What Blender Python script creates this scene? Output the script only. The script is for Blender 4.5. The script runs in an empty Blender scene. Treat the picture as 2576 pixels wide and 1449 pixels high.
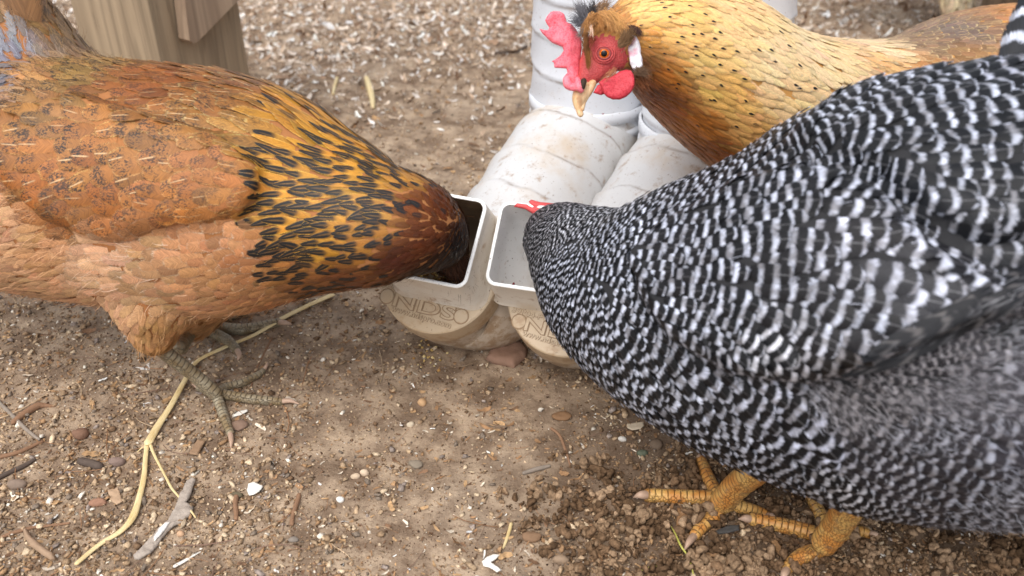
import bpy, math, random
import numpy as np
from mathutils import Vector, Matrix
from mathutils.bvhtree import BVHTree
from mathutils.geometry import delaunay_2d_cdt
random.seed(7)
RNG = np.random.default_rng(11)
SC = bpy.context.scene
COL = SC.collection

# ---------------------------------------------------------------- camera, light, exposure
W, H, F = 2576.0, 1449.0, 2300.0
PITCH = math.radians(33.0)
CAM_H = 0.46
cam_d = bpy.data.cameras.new('camera')
cam_d.sensor_width = 36.0
cam_d.lens = 36.0 * F / W
cam_d.clip_start = 0.02
cam_d.clip_end = 300.0
cam_d.dof.use_dof = True
cam_d.dof.focus_distance = 0.66
cam_d.dof.aperture_fstop = 7.5
cam = bpy.data.objects.new('camera', cam_d)
COL.objects.link(cam)
cam.location = (0, 0, CAM_H)
cam.rotation_euler = (math.pi / 2 - PITCH, 0, 0)
SC.camera = cam

world = bpy.data.worlds.new('World')
SC.world = world
world.use_nodes = True
wn, wl = world.node_tree.nodes, world.node_tree.links
wn.clear()
SUN_EL, SUN_AZ = math.radians(60), math.radians(-152)      # azimuth clockwise from +Y
sky = wn.new('ShaderNodeTexSky')
sky.sky_type = 'NISHITA'
sky.sun_disc = False
sky.sun_elevation = SUN_EL
sky.sun_rotation = SUN_AZ
sky.air_density = 1.0
sky.dust_density = 3.0
hs = wn.new('ShaderNodeHueSaturation')
hs.inputs['Saturation'].default_value = 0.35
bg = wn.new('ShaderNodeBackground')
bg.inputs['Strength'].default_value = 0.15
wo = wn.new('ShaderNodeOutputWorld')
wl.new(sky.outputs[0], hs.inputs['Color'])
wl.new(hs.outputs[0], bg.inputs['Color'])
wl.new(bg.outputs[0], wo.inputs['Surface'])

sun_d = bpy.data.lights.new('sun', 'SUN')
sun_d.energy = 1.05
sun_d.angle = math.radians(60)
sun_d.color = (1.0, 0.96, 0.9)
sun = bpy.data.objects.new('sun', sun_d)
COL.objects.link(sun)
sdir = Vector((math.sin(SUN_AZ) * math.cos(SUN_EL), math.cos(SUN_AZ) * math.cos(SUN_EL), math.sin(SUN_EL)))
sun.rotation_euler = sdir.to_track_quat('Z', 'Y').to_euler()
sun.location = sdir * 5

SC.view_settings.view_transform = 'Standard'
SC.view_settings.look = 'None'
SC.view_settings.gamma = 1.0
SC.view_settings.exposure = 0.70
SC.view_settings.use_curve_mapping = False
SC.render.engine = 'CYCLES'
SC.cycles.transparent_max_bounces = 24
SC.cycles.max_bounces = 6

# ---------------------------------------------------------------- geometry helpers
SP, CP = math.sin(PITCH), math.cos(PITCH)
CAM = np.array([0, 0, CAM_H])
FWD = np.array([0, CP, -SP]); UP = np.array([0, SP, CP]); RT = np.array([1.0, 0, 0])

def P(u, v, t):
    """point at depth t (metres along the optical axis) seen at photo position u,v"""
    return CAM + t * (FWD + (u - W / 2) / F * RT - (v - H / 2) / F * UP)

def G(u, v, z=0.0):
    """point of height z seen at photo position u,v"""
    d = FWD + (u - W / 2) / F * RT - (v - H / 2) / F * UP
    return CAM + (z - CAM_H) / d[2] * d

def depth(p):
    return float(np.dot(np.asarray(p) - CAM, FWD))

def project(p):
    q = np.asarray(p) - CAM
    t = q @ FWD
    return W / 2 + F * (q @ RT) / t, H / 2 - F * (q @ UP) / t, t

def nrm(v):
    v = np.asarray(v, float)
    return v / (np.linalg.norm(v, axis=-1, keepdims=True) + 1e-12)

def lin(c):
    c = np.asarray(c, float) / 255.0
    return np.where(c <= 0.04045, c / 12.92, ((c + 0.055) / 1.055) ** 2.4)

def smooth01(x, a, b):
    t = np.clip((x - a) / (b - a), 0, 1)
    return t * t * (3 - 2 * t)

def hash2(ix, iy, seed):
    n = (ix.astype(np.int64) * 374761393 + iy.astype(np.int64) * 668265263 + seed * 1442695041) & 0x7fffffff
    n = ((n ^ (n >> 13)) * 1274126177) & 0x7fffffff
    return ((n ^ (n >> 16)) & 0xffff) / 65535.0

def vnoise(x, y, seed=0):
    ix, iy = np.floor(x), np.floor(y)
    fx, fy = x - ix, y - iy
    fx = fx * fx * (3 - 2 * fx); fy = fy * fy * (3 - 2 * fy)
    a, b = hash2(ix, iy, seed), hash2(ix + 1, iy, seed)
    c, d = hash2(ix, iy + 1, seed), hash2(ix + 1, iy + 1, seed)
    return (a * (1 - fx) + b * fx) * (1 - fy) + (c * (1 - fx) + d * fx) * fy

def fbm(x, y, oct=4, seed=0):
    s, a, tot = 0, 0.5, 0
    for k in range(oct):
        s = s + a * vnoise(x * 2 ** k, y * 2 ** k, seed + k); tot += a; a *= 0.5
    return s / tot - 0.5

def make_mesh(name, V, faces, mat=None, attrs=None, smooth=True):
    V = np.asarray(V, np.float32)
    me = bpy.data.meshes.new(name)
    if isinstance(faces, np.ndarray):
        n, k = faces.shape
        me.vertices.add(len(V)); me.vertices.foreach_set('co', V.ravel())
        me.loops.add(n * k); me.loops.foreach_set('vertex_index', faces.astype(np.int32).ravel())
        me.polygons.add(n); me.polygons.foreach_set('loop_start', np.arange(0, n * k, k, dtype=np.int32))
        me.update(calc_edges=True)
    else:
        me.from_pydata([tuple(map(float, p)) for p in V], [], [tuple(map(int, f)) for f in faces])
    if smooth:
        me.polygons.foreach_set('use_smooth', np.ones(len(me.polygons), bool))
    for nm, arr in (attrs or {}).items():
        arr = np.asarray(arr, np.float32)
        if arr.shape[1] == 3:
            at = me.attributes.new(nm, 'FLOAT_VECTOR', 'POINT'); at.data.foreach_set('vector', arr.ravel())
        else:
            at = me.attributes.new(nm, 'FLOAT_COLOR', 'POINT'); at.data.foreach_set('color', arr.ravel())
    if mat: me.materials.append(mat)
    me.validate()
    return me

def link(name, me, parent=None, loc=(0, 0, 0)):
    o = bpy.data.objects.new(name, me)
    o.location = loc
    if parent is not None: o.parent = parent
    COL.objects.link(o)
    return o

def origin_of(o):
    p = np.zeros(3)
    while o is not None:
        p = p + np.array(o.location); o = o.parent
    return p

def obj(name, V, faces, mat, parent=None, attrs=None, smooth=True):
    V = np.asarray(V, float)
    if parent is None:
        c = np.array([V[:, 0].mean(), V[:, 1].mean(), V[:, 2].min()])
        return link(name, make_mesh(name, V - c, faces, mat, attrs, smooth), None, c)
    return link(name, make_mesh(name, V - origin_of(parent), faces, mat, attrs, smooth), parent)

def thing(name, label, cat, loc, group=None):
    o = bpy.data.objects.new(name, None)
    o.empty_display_size = 0.02
    o.location = loc; COL.objects.link(o)
    o['label'] = label; o['category'] = cat
    if group: o['group'] = group
    return o

def tag(o, label, cat, group=None):
    o['label'] = label; o['category'] = cat
    if group: o['group'] = group
    return o

def catmull(pts, n):
    pts = np.asarray(pts, float)
    ext = np.vstack([2 * pts[0] - pts[1], pts, 2 * pts[-1] - pts[-2]])
    out = []
    m = len(pts) - 1
    for k in range(n):
        s = k / (n - 1) * m
        i = min(int(s), m - 1); t = s - i
        p0, p1, p2, p3 = ext[i], ext[i + 1], ext[i + 2], ext[i + 3]
        out.append(0.5 * ((2 * p1) + (-p0 + p2) * t + (2 * p0 - 5 * p1 + 4 * p2 - p3) * t * t + (-p0 + 3 * p1 - 3 * p2 + p3) * t ** 3))
    return np.array(out)

def sweep(cent, rad, seg=24, cap=True, squash=None, rfun=None, capn=4, ref=None):
    """tube along centres with radii; returns V, quads+tris list, s, theta"""
    C = np.asarray(cent, float); R = np.asarray(rad, float)
    T = nrm(np.gradient(C, axis=0))
    if cap:
        a = np.sin(np.linspace(0, 1, capn + 1)[1:] * math.pi / 2 * 0.97)
        pre = [(C[0] - T[0] * R[0] * x, R[0] * math.sqrt(1 - x * x), T[0]) for x in a[::-1]]
        post = [(C[-1] + T[-1] * R[-1] * x, R[-1] * math.sqrt(1 - x * x), T[-1]) for x in a]
        C = np.vstack([[p[0] for p in pre], C, [p[0] for p in post]])
        T = np.vstack([[p[2] for p in pre], T, [p[2] for p in post]])
        R = np.concatenate([[p[1] for p in pre], R, [p[1] for p in post]])
    n = len(C)
    r0 = np.array([0, 0, 1.0]) if ref is None else np.array(ref, float)
    if abs(np.dot(r0, T[0])) > 0.95: r0 = np.array([1.0, 0, 0])
    X = nrm(r0 - T[0] * np.dot(r0, T[0]))
    V, A = [], []
    s = np.concatenate([[0], np.cumsum(np.linalg.norm(np.diff(C, axis=0), axis=1))])
    th = np.linspace(0, 2 * math.pi, seg, endpoint=False)
    for i in range(n):
        X = nrm(X - T[i] * np.dot(X, T[i])); Y = np.cross(T[i], X)
        rr = R[i] * (np.ones(seg) if rfun is None else rfun(s[i], th))
        o = rr[:, None] * (np.cos(th)[:, None] * X + np.sin(th)[:, None] * Y)
        if squash is not None:
            nv, f = squash
            o = o - (1 - f) * (o @ nv)[:, None] * nv
        V.append(C[i] + o); A.append(np.stack([np.full(seg, s[i]), th, np.full(seg, R[i])], 1))
    V = np.vstack(V); A = np.vstack(A)
    Fc = []
    for i in range(n - 1):
        for j in range(seg):
            k = (j + 1) % seg
            Fc.append((i * seg + j, i * seg + k, (i + 1) * seg + k, (i + 1) * seg + j))
    if cap:
        Fc.append(tuple(range(seg - 1, -1, -1))); Fc.append(tuple(range((n - 1) * seg, n * seg)))
    return V, Fc, A

def join_parts(parts):
    V, Fc, A, k = [], [], [], 0
    for p in parts:
        V.append(p[0]); Fc += [tuple(i + k for i in f) for f in p[1]]
        if len(p) > 2: A.append(p[2])
        k += len(p[0])
    return np.vstack(V), Fc, (np.vstack(A) if A else None)

def loft_px(st, n=None, seg=40, **kw):
    q = np.array([np.append(P(u, v, t), r * t / F) for u, v, r, t in st])
    c = catmull(q, n or 8 * len(st))
    return sweep(c[:, :3], np.maximum(c[:, 3], 0.002), seg, **kw)

def remesh(parts, voxel, iters=6):
    V, Fc, _ = join_parts([p[:2] for p in parts])
    me = make_mesh('tmp', V, Fc)
    o = link('tmp', me)
    m = o.modifiers.new('r', 'REMESH'); m.mode = 'VOXEL'; m.voxel_size = voxel
    m2 = o.modifiers.new('s', 'SMOOTH'); m2.iterations = iters; m2.factor = 0.5
    dg = bpy.context.evaluated_depsgraph_get()
    ev = o.evaluated_get(dg)
    m3 = bpy.data.meshes.new_from_object(ev)
    n = len(m3.vertices)
    V = np.zeros(n * 3, np.float32); m3.vertices.foreach_get('co', V)
    Fc = [tuple(p.vertices) for p in m3.polygons]
    bpy.data.objects.remove(o)
    return V.reshape(-1, 3).astype(float), Fc

def vnormals(V, Fc):
    q = np.array([f if len(f) == 4 else (f[0], f[1], f[2], f[2]) for f in Fc])
    n = np.cross(V[q[:, 2]] - V[q[:, 0]], V[q[:, 3]] - V[q[:, 1]])
    t = q[:, 2] == q[:, 3]
    if t.any(): n[t] = np.cross(V[q[t, 1]] - V[q[t, 0]], V[q[t, 2]] - V[q[t, 0]])
    N = np.zeros_like(V)
    for k in range(4): np.add.at(N, q[:, k], n)
    return nrm(N)

def in_poly(x, y, poly):
    inside = np.zeros(x.shape, bool)
    n = len(poly)
    for i in range(n):
        x1, y1 = poly[i]; x2, y2 = poly[(i + 1) % n]
        c = ((y1 > y) != (y2 > y)) & (x < (x2 - x1) * (y - y1) / (y2 - y1 + 1e-9) + x1)
        inside ^= c
    return inside

def poly_dist(x, y, poly):
    d = np.full(x.shape, 1e9)
    n = len(poly)
    for i in range(n):
        ax, ay = poly[i]; bx, by = poly[(i + 1) % n]
        dx, dy = bx - ax, by - ay
        t = np.clip(((x - ax) * dx + (y - ay) * dy) / (dx * dx + dy * dy + 1e-9), 0, 1)
        d = np.minimum(d, np.hypot(x - ax - t * dx, y - ay - t * dy))
    return d

def blade(outline, O, EX, EY, EZ, thick, rnd, step, wob=0.0, bend=None):
    """solid flat-ish body from a 2-D outline (metres), rounded towards its rim"""
    pts = [np.array(p, float) for p in outline]
    ring = []
    for a, b in zip(pts, pts[1:] + pts[:1]):
        k = max(1, int(np.linalg.norm(b - a) / step))
        ring += [a + (b - a) * i / k for i in range(k)]
    ring = np.array(ring)
    lo, hi = ring.min(0), ring.max(0)
    gx, gy = np.meshgrid(np.arange(lo[0], hi[0], step), np.arange(lo[1], hi[1], step))
    gx = (gx + step * 0.35 * (RNG.random(gx.shape) - 0.5)).ravel(); gy = (gy + step * 0.35 * (RNG.random(gy.shape) - 0.5)).ravel()
    pl = [tuple(p) for p in ring]
    ok = in_poly(gx, gy, pl)
    gx, gy = gx[ok], gy[ok]
    d = poly_dist(gx, gy, pl); ok = d > step * 0.45
    allp = np.vstack([ring, np.stack([gx[ok], gy[ok]], 1)])
    nr = len(ring)
    vv, ee, ff, *_ = delaunay_2d_cdt([Vector(p) for p in allp], [(i, (i + 1) % nr) for i in range(nr)], [], 0, 1e-7)
    Q = np.array([tuple(p) for p in vv])
    tris = [f for f in ff if in_poly(np.array([Q[list(f), 0].mean()]), np.array([Q[list(f), 1].mean()]), pl)[0]]
    D = poly_dist(Q[:, 0], Q[:, 1], pl)
    z = thick / 2 * np.sqrt(np.clip(1 - (1 - np.minimum(D / rnd, 1)) ** 2, 0, 1))
    w = wob * (fbm(Q[:, 0] / (step * 5), Q[:, 1] / (step * 5), 2, 5)) if wob else 0
    b = bend(Q[:, 0], Q[:, 1]) if bend else 0
    n = len(Q)
    top = O + Q[:, :1] * EX + Q[:, 1:2] * EY + (z + w + b)[:, None] * EZ
    bot = O + Q[:, :1] * EX + Q[:, 1:2] * EY + (-z + w + b)[:, None] * EZ
    rim = D < 1e-6
    idx = np.arange(n) + n
    idx[rim] = np.arange(n)[rim]
    Fc = [tuple(f) for f in tris] + [tuple(int(idx[i]) for i in reversed(f)) for f in tris]
    V = np.vstack([top, bot])
    used = np.unique(np.concatenate([np.array(f) for f in Fc]))
    mp = -np.ones(len(V), int); mp[used] = np.arange(len(used))
    return V[used], [tuple(int(mp[i]) for i in f) for f in Fc]

def blade_px(out, t, thick, rnd, step_px, tilt=(0, 0), bend=None, wob=0):
    out = np.array(out, float); c = out.mean(0); k = t / F
    q = [((u - c[0]) * k, -(v - c[1]) * k) for u, v in out]
    ex = nrm(RT + tilt[0] * FWD); ez = nrm(np.cross(ex, nrm(UP + tilt[1] * FWD))); ey = np.cross(ez, ex)
    return blade(q, P(c[0], c[1], t), ex, ey, ez, thick, rnd, step_px * k, wob, bend)

# ---------------------------------------------------------------- material helpers
class NT:
    def __init__(s, name):
        s.m = bpy.data.materials.new(name); s.m.use_nodes = True
        s.t = s.m.node_tree; s.n = s.t.nodes; s.l = s.t.links
        s.bsdf = s.n['Principled BSDF']; s.out = s.n['Material Output']
    def put(s, sock, v):
        if isinstance(v, bpy.types.NodeSocket): s.l.new(v, sock)
        elif v is not None:
            if hasattr(sock.default_value, '__len__') and not hasattr(v, '__len__'): v = (v,) * len(sock.default_value)
            if hasattr(sock.default_value, '__len__') and len(sock.default_value) == 4 and len(v) == 3: v = tuple(v) + (1,)
            sock.default_value = v
    def node(s, ty, out=0, props=None, **kw):
        nd = s.n.new(ty)
        for k, v in (props or {}).items(): setattr(nd, k, v)
        for k, v in kw.items():
            s.put(nd.inputs[int(k[1:])] if k[0] == 'i' and k[1:].isdigit() else nd.inputs[k], v)
        return nd.outputs[out]
    def math(s, op, a, b=None, c=None, clamp=False):
        return s.node('ShaderNodeMath', 0, {'operation': op, 'use_clamp': clamp}, i0=a, i1=b, i2=c)
    def ss(s, x, a, b, lo=0.0, hi=1.0):
        return s.node('ShaderNodeMapRange', 0, {'interpolation_type': 'SMOOTHSTEP'}, i0=x, i1=a, i2=b, i3=lo, i4=hi)
    def mix(s, f, a, b, mode='MIX'):
        nd = s.n.new('ShaderNodeMix'); nd.data_type = 'RGBA'; nd.blend_type = mode
        s.put(nd.inputs[0], f); s.put(nd.inputs[6], a); s.put(nd.inputs[7], b)
        return nd.outputs[2]
    def noise(s, scale, detail=3, rough=0.5, vec=None, out=0, dist=0.0):
        return s.node('ShaderNodeTexNoise', out, Vector=vec, Scale=scale, Detail=detail, Roughness=rough, Distortion=dist)
    def voro(s, scale, vec=None, out=0):
        return s.node('ShaderNodeTexVoronoi', out, Vector=vec, Scale=scale)
    def attr(s, name, out=0):
        nd = s.n.new('ShaderNodeAttribute'); nd.attribute_name = name
        return nd.outputs[out]
    def sep(s, v):
        nd = s.n.new('ShaderNodeSeparateXYZ'); s.l.new(v, nd.inputs[0]); return nd.outputs
    def comb(s, x, y, z):
        return s.node('ShaderNodeCombineXYZ', 0, i0=x, i1=y, i2=z)
    def pos(s):
        return s.n.new('ShaderNodeNewGeometry').outputs['Position']
    def oc(s):
        return s.n.new('ShaderNodeTexCoord').outputs['Object']
    def bump(s, h, strength=0.5, dist=0.001):
        return s.node('ShaderNodeBump', 0, Height=h, Strength=strength, Distance=dist)
    def fin(s, **kw):
        for k, v in kw.items(): s.put(s.bsdf.inputs[k.replace('_', ' ')], v)
        return s.m

def feather_material(name, barred=False, dots=False):
    m = NT(name)
    u, v, rnd = m.sep(m.attr('fuv', 1))[:3]
    fl, sh, nb = m.sep(m.attr('fq', 1))[:3]
    fc, fcs = m.attr('fc', 0), m.attr('fc', 3)
    fe, fes = m.attr('fe', 0), m.attr('fe', 3)
    au = m.math('ABSOLUTE', u)
    c = m.math('SUBTRACT', m.math('MULTIPLY', v, 26.0), m.math('MULTIPLY', au, 7.0))
    n = m.noise(1.2, 2, 0.6, m.comb(c, m.math('MULTIPLY', u, 1.0), m.math('MULTIPLY', rnd, 37.0)))
    lo = m.noise(0.9, 2, 0.5, m.comb(m.math('MULTIPLY', v, 3.0), m.math('MULTIPLY', u, 1.3), m.math('MULTIPLY', rnd, 91.0)))
    e = m.math('MINIMUM', m.math('SUBTRACT', 1.0, au), m.math('MULTIPLY', m.math('SUBTRACT', 1.0, v), 2.5))
    thr = m.math('MULTIPLY', m.math('SUBTRACT', n, 0.30), m.math('MULTIPLY_ADD', fl, 1.5, 0.35))
    alpha = m.ss(m.math('SUBTRACT', e, thr), -0.02, 0.07)
    if not barred:
        em = m.ss(m.math('ADD', e, m.math('MULTIPLY', m.math('SUBTRACT', lo, 0.5), 0.5)), 0.32, 0.06)
        col = m.mix(em, fc, fe)
        vv = m.math('ADD', v, m.math('MULTIPLY', m.math('SUBTRACT', n, 0.5), 0.34))
        tipb = m.ss(m.math('SUBTRACT', vv, m.math('MULTIPLY_ADD', au, 0.12, m.math('MULTIPLY', m.math('FRACT', m.math('MULTIPLY', rnd, 29.0)), 0.24))), 0.14, 0.33)
        sp = m.math('MULTIPLY', tipb, m.ss(m.math('ADD', au, m.math('MULTIPLY', m.math('SUBTRACT', lo, 0.5), 0.5)), 0.98, 0.58))
        shaftgap = m.ss(m.math('ADD', au, m.math('MULTIPLY', m.ss(v, 0.84, 0.66), -0.14)), 0.0, 0.07, 0.80, 1.0)
        sp = m.math('MULTIPLY', m.math('MULTIPLY', sp, shaftgap), m.ss(m.math('SUBTRACT', fcs, m.math('MULTIPLY', rnd, 0.85)), 0.0, 0.12))
        if dots:
            dd = m.math('ADD', m.math('POWER', m.math('MULTIPLY', u, 2.3), 2.0), m.math('POWER', m.math('MULTIPLY', m.math('SUBTRACT', v, 0.80), 9.0), 2.0))
            sp = m.math('MULTIPLY', m.ss(m.math('ADD', dd, m.math('MULTIPLY', n, 0.8)), 1.4, 0.9), m.ss(m.math('SUBTRACT', fcs, rnd), 0.0, 0.05))
        col = m.mix(sp, col, (0.010, 0.011, 0.013))
        spn = m.noise(2.6, 3, 0.7, m.comb(m.math('MULTIPLY', v, 5.5), m.math('MULTIPLY', u, 2.6), m.math('MULTIPLY', rnd, 53.0)))
        spk = m.math('MULTIPLY', m.ss(m.math('ADD', spn, m.math('MULTIPLY', m.math('SUBTRACT', lo, 0.5), 0.45)), 0.50, 0.57), m.math('MULTIPLY', fes, m.ss(v, 0.35, 0.6)))
        col = m.mix(spk, col, (0.03, 0.02, 0.016))
        shm = m.math('MULTIPLY', m.ss(au, 0.085, 0.03), m.math('MULTIPLY', sh, m.ss(v, 0.45, 0.6)))
        gate = m.ss(m.math('FRACT', m.math('MULTIPLY', rnd, 17.3)), 0.45, 0.55)
        shm = m.math('MULTIPLY', m.math('MULTIPLY', shm, gate), m.ss(v, 0.98, 0.86))
        col = m.mix(shm, col, (0.60, 0.40, 0.22))
        col = m.mix(1.0, col, m.node('ShaderNodeCombineColor', 0, None, i0=m.ss(n, 0.25, 0.75, 0.72, 1.22), i1=m.ss(n, 0.25, 0.75, 0.70, 1.22), i2=m.ss(n, 0.25, 0.75, 0.66, 1.15)), 'MULTIPLY')
        rough, spec = 0.5, 0.35
    else:
        nb = m.math('MULTIPLY', nb, m.math('MULTIPLY_ADD', m.math('FRACT', m.math('MULTIPLY', rnd, 13.0)), 0.12, 0.94))
        ph = m.math('MULTIPLY', m.math('ADD', m.math('SUBTRACT', 1.0, v), m.math('MULTIPLY', m.math('MULTIPLY', u, u), -0.07)), nb)
        ph = m.math('ADD', ph, m.math('MULTIPLY', m.math('SUBTRACT', n, 0.5), 0.30))
        ph = m.math('ADD', ph, m.math('MULTIPLY', m.math('SUBTRACT', lo, 0.5), 0.35))
        w = m.math('SINE', m.math('ADD', m.math('MULTIPLY_ADD', ph, 6.2832, 0.7), m.math('MULTIPLY', rnd, 0.35)))
        bar = m.ss(m.math('SUBTRACT', w, fcs), -0.18, 0.98)
        wh = m.mix(m.ss(lo, 0.62, 0.36, 0.0, 0.75), fc, m.mix(0.55, fe, (0.20, 0.18, 0.17)))
        col = m.mix(bar, fe, wh)
        shm = m.math('MULTIPLY', m.ss(au, 0.06, 0.02), m.math('MULTIPLY', sh, m.ss(v, 0.45, 0.6)))
        col = m.mix(shm, col, (0.4, 0.4, 0.42))
        col = m.mix(1.0, col, m.node('ShaderNodeCombineColor', 0, None, i0=m.ss(n, 0.2, 0.8, 0.6, 1.3), i1=m.ss(n, 0.2, 0.8, 0.6, 1.3), i2=m.ss(n, 0.2, 0.8, 0.62, 1.3)), 'MULTIPLY')
        rough, spec = 0.5, 0.25
    return m.fin(Base_Color=col, Roughness=rough, Specular_IOR_Level=spec, Alpha=alpha,
                 Normal=m.bump(n, 0.35, 0.0006))

M_FEATHER = feather_material('patterned_feather')
M_BUFF = feather_material('dotted_feather', False, True)
M_BARRED = feather_material('barred_feather', True)

def simple(name, col, rough=0.7, vary=0.2, scale=60, bumpd=0.0004, bscale=400, spec=0.3, **kw):
    m = NT(name)
    n = m.noise(scale, 4, 0.6, m.oc())
    c = m.mix(n, tuple(np.array(col) * (1 - vary)), tuple(np.minimum(np.array(col) * (1 + vary), 1)))
    return m.fin(Base_Color=c, Roughness=rough, Specular_IOR_Level=spec, Normal=m.bump(m.noise(bscale, 3, 0.6, m.oc()), 0.6, bumpd), **kw)

def col_attr_mat(name, rough=0.85, vary=0.35, scale=500, bumpd=0.0004, spec=0.2):
    m = NT(name)
    c = m.attr('col', 0)
    n = m.noise(scale, 4, 0.65, m.pos())
    k = m.ss(n, 0.3, 0.7, 1 - vary, 1 + vary)
    c = m.mix(1.0, c, m.node('ShaderNodeCombineColor', 0, None, i0=k, i1=k, i2=k), 'MULTIPLY')
    return m.fin(Base_Color=c, Roughness=rough, Specular_IOR_Level=spec, Normal=m.bump(n, 0.6, bumpd))

# ---------------------------------------------------------------- ground
def clod_weight(x, y):
    u, v, t = project(np.stack([x, y, np.zeros_like(x)], -1))
    return smooth01(u, 1180, 1620) * smooth01(v, 1060, 1250) + 0 * t

def ground_h(x, y):
    x = np.asarray(x, float); y = np.asarray(y, float)
    r = np.hypot(x, y - 0.8)
    fade = 1 / (1 + (r / 3.0) ** 4)
    cw = np.where(y > 0.05, clod_weight(x, np.maximum(y, 0.05)), 0)
    h = 0.010 * fbm(x * 5, y * 5, 3, 3) + 0.0035 * fbm(x * 45, y * 45, 3, 9) + 0.0015 * fbm(x * 220, y * 220, 2, 19)
    h = h + cw * (0.012 * fbm(x * 60, y * 60, 4, 29) - 0.001)
    return h * fade

def build_ground():
    n = 620
    s = np.linspace(-1, 1, n)
    gx = 1.0 * s + 79 * np.abs(s) ** 9 * s
    gy = 0.85 + 0.9 * s + 79 * np.abs(s) ** 9 * s
    X, Y = np.meshgrid(gx, gy)
    Z = ground_h(X, Y)
    V = np.stack([X.ravel(), Y.ravel(), Z.ravel()], 1)
    i = np.arange(n * n).reshape(n, n)
    q = np.stack([i[:-1, :-1].ravel(), i[:-1, 1:].ravel(), i[1:, 1:].ravel(), i[1:, :-1].ravel()], 1)
    m = NT('dusty_soil')
    p = m.pos()
    a = m.noise(4.0, 4, 0.6, p); b = m.noise(35.0, 5, 0.65, p); c = m.noise(300.0, 4, 0.7, p)
    col = m.mix(m.ss(b, 0.35, 0.68), tuple(lin((122, 102, 84))), tuple(lin((180, 158, 134))))
    col = m.mix(m.ss(a, 0.5, 0.72, 0, 0.55), col, tuple(lin((198, 180, 158))))
    col = m.mix(m.ss(c, 0.60, 0.72, 0, 0.7), col, tuple(lin((196, 176, 150))))
    col = m.mix(m.ss(c, 0.42, 0.30, 0, 0.6), col, tuple(lin((80, 62, 46))))
    sx, sy, sz = m.sep(p)[:3]
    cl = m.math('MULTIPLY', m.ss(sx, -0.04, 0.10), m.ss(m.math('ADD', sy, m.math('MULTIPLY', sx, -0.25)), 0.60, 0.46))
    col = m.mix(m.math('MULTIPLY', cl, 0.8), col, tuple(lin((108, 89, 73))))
    h = m.math('ADD', m.math('MULTIPLY', b, 0.6), c)
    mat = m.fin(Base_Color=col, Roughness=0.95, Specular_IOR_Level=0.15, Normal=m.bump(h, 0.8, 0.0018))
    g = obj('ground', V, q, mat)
    g['kind'] = 'structure'
build_ground()

def rotm(ax, ay, az):
    return np.array(Matrix.Rotation(az, 3, 'Z') @ Matrix.Rotation(ay, 3, 'Y') @ Matrix.Rotation(ax, 3, 'X'))

def ico(sub, rough, seed, flat=0.7):
    import bmesh
    bm = bmesh.new(); bmesh.ops.create_icosphere(bm, subdivisions=sub, radius=1.0)
    V = np.array([tuple(v.co) for v in bm.verts]); Fc = np.array([[v.index for v in f.verts] for f in bm.faces]); bm.free()
    r = np.random.default_rng(seed)
    d = np.zeros(len(V))
    for k in range(9):
        dr = nrm(r.normal(size=3)); d += np.maximum(0, V @ dr - r.uniform(0.35, 0.8)) * -rough * r.uniform(0.4, 1.5)
    d += r.normal(size=len(V)) * rough * 0.09
    V = V * (1 + d)[:, None] * np.array([1, r.uniform(0.65, 0.95), flat * r.uniform(0.8, 1.15)])
    return V, Fc

def scatter(variants, pos, rot, scl, col):
    """many copies joined; rot (n,3) euler, scl (n,3)"""
    n = len(pos); which = RNG.integers(0, len(variants), n)
    Vs, Fs, Cs, k = [], [], [], 0
    ca, sa = np.cos(rot), np.sin(rot)
    Rx = np.zeros((n, 3, 3)); Rx[:, 0, 0] = 1; Rx[:, 1, 1] = ca[:, 0]; Rx[:, 2, 2] = ca[:, 0]; Rx[:, 1, 2] = -sa[:, 0]; Rx[:, 2, 1] = sa[:, 0]
    Ry = np.zeros((n, 3, 3)); Ry[:, 1, 1] = 1; Ry[:, 0, 0] = ca[:, 1]; Ry[:, 2, 2] = ca[:, 1]; Ry[:, 0, 2] = sa[:, 1]; Ry[:, 2, 0] = -sa[:, 1]
    Rz = np.zeros((n, 3, 3)); Rz[:, 2, 2] = 1; Rz[:, 0, 0] = ca[:, 2]; Rz[:, 1, 1] = ca[:, 2]; Rz[:, 0, 1] = -sa[:, 2]; Rz[:, 1, 0] = sa[:, 2]
    R = Rz @ Ry @ Rx
    for w, (bv, bf) in enumerate(variants):
        ix = np.where(which == w)[0]
        if not len(ix): continue
        v = np.einsum('nij,nkj->nki', R[ix], bv[None] * scl[ix][:, None, :]) + pos[ix][:, None, :]
        f = bf[None] + (np.arange(len(ix)) * len(bv))[:, None, None] + k
        Vs.append(v.reshape(-1, 3)); Fs.append(f.reshape(-1, bf.shape[1]))
        Cs.append(np.repeat(col[ix], len(bv), axis=0)); k += len(ix) * len(bv)
    C = np.vstack(Cs)
    return np.vstack(Vs), np.vstack(Fs), np.hstack([C, np.ones((len(C), 1))])

def palette(n, cols, wts, jit=0.12):
    cols = np.array([lin(c) for c in cols]); wts = np.array(wts, float) / sum(wts)
    c = cols[RNG.choice(len(cols), n, p=wts)]
    return np.clip(c * (1 + jit * RNG.normal(size=(n, 1))), 0.01, 0.85)

def px_samples(n, dens, v0=-60, v1=1680, u0=-420, u1=3000):
    out = []
    while sum(map(len, out)) < n:
        u = RNG.uniform(u0, u1, n); v = RNG.uniform(v0, v1, n)
        k = RNG.random(n) < dens(u, v)
        out.append(np.stack([u[k], v[k]], 1))
    q = np.vstack(out)[:n]
    d = FWD[None] + (q[:, :1] - W / 2) / F * RT - (q[:, 1:] - H / 2) / F * UP
    p = CAM + (-CAM_H / d[:, 2])[:, None] * d
    p[:, 2] = ground_h(p[:, 0], p[:, 1])
    return q, p

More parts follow.
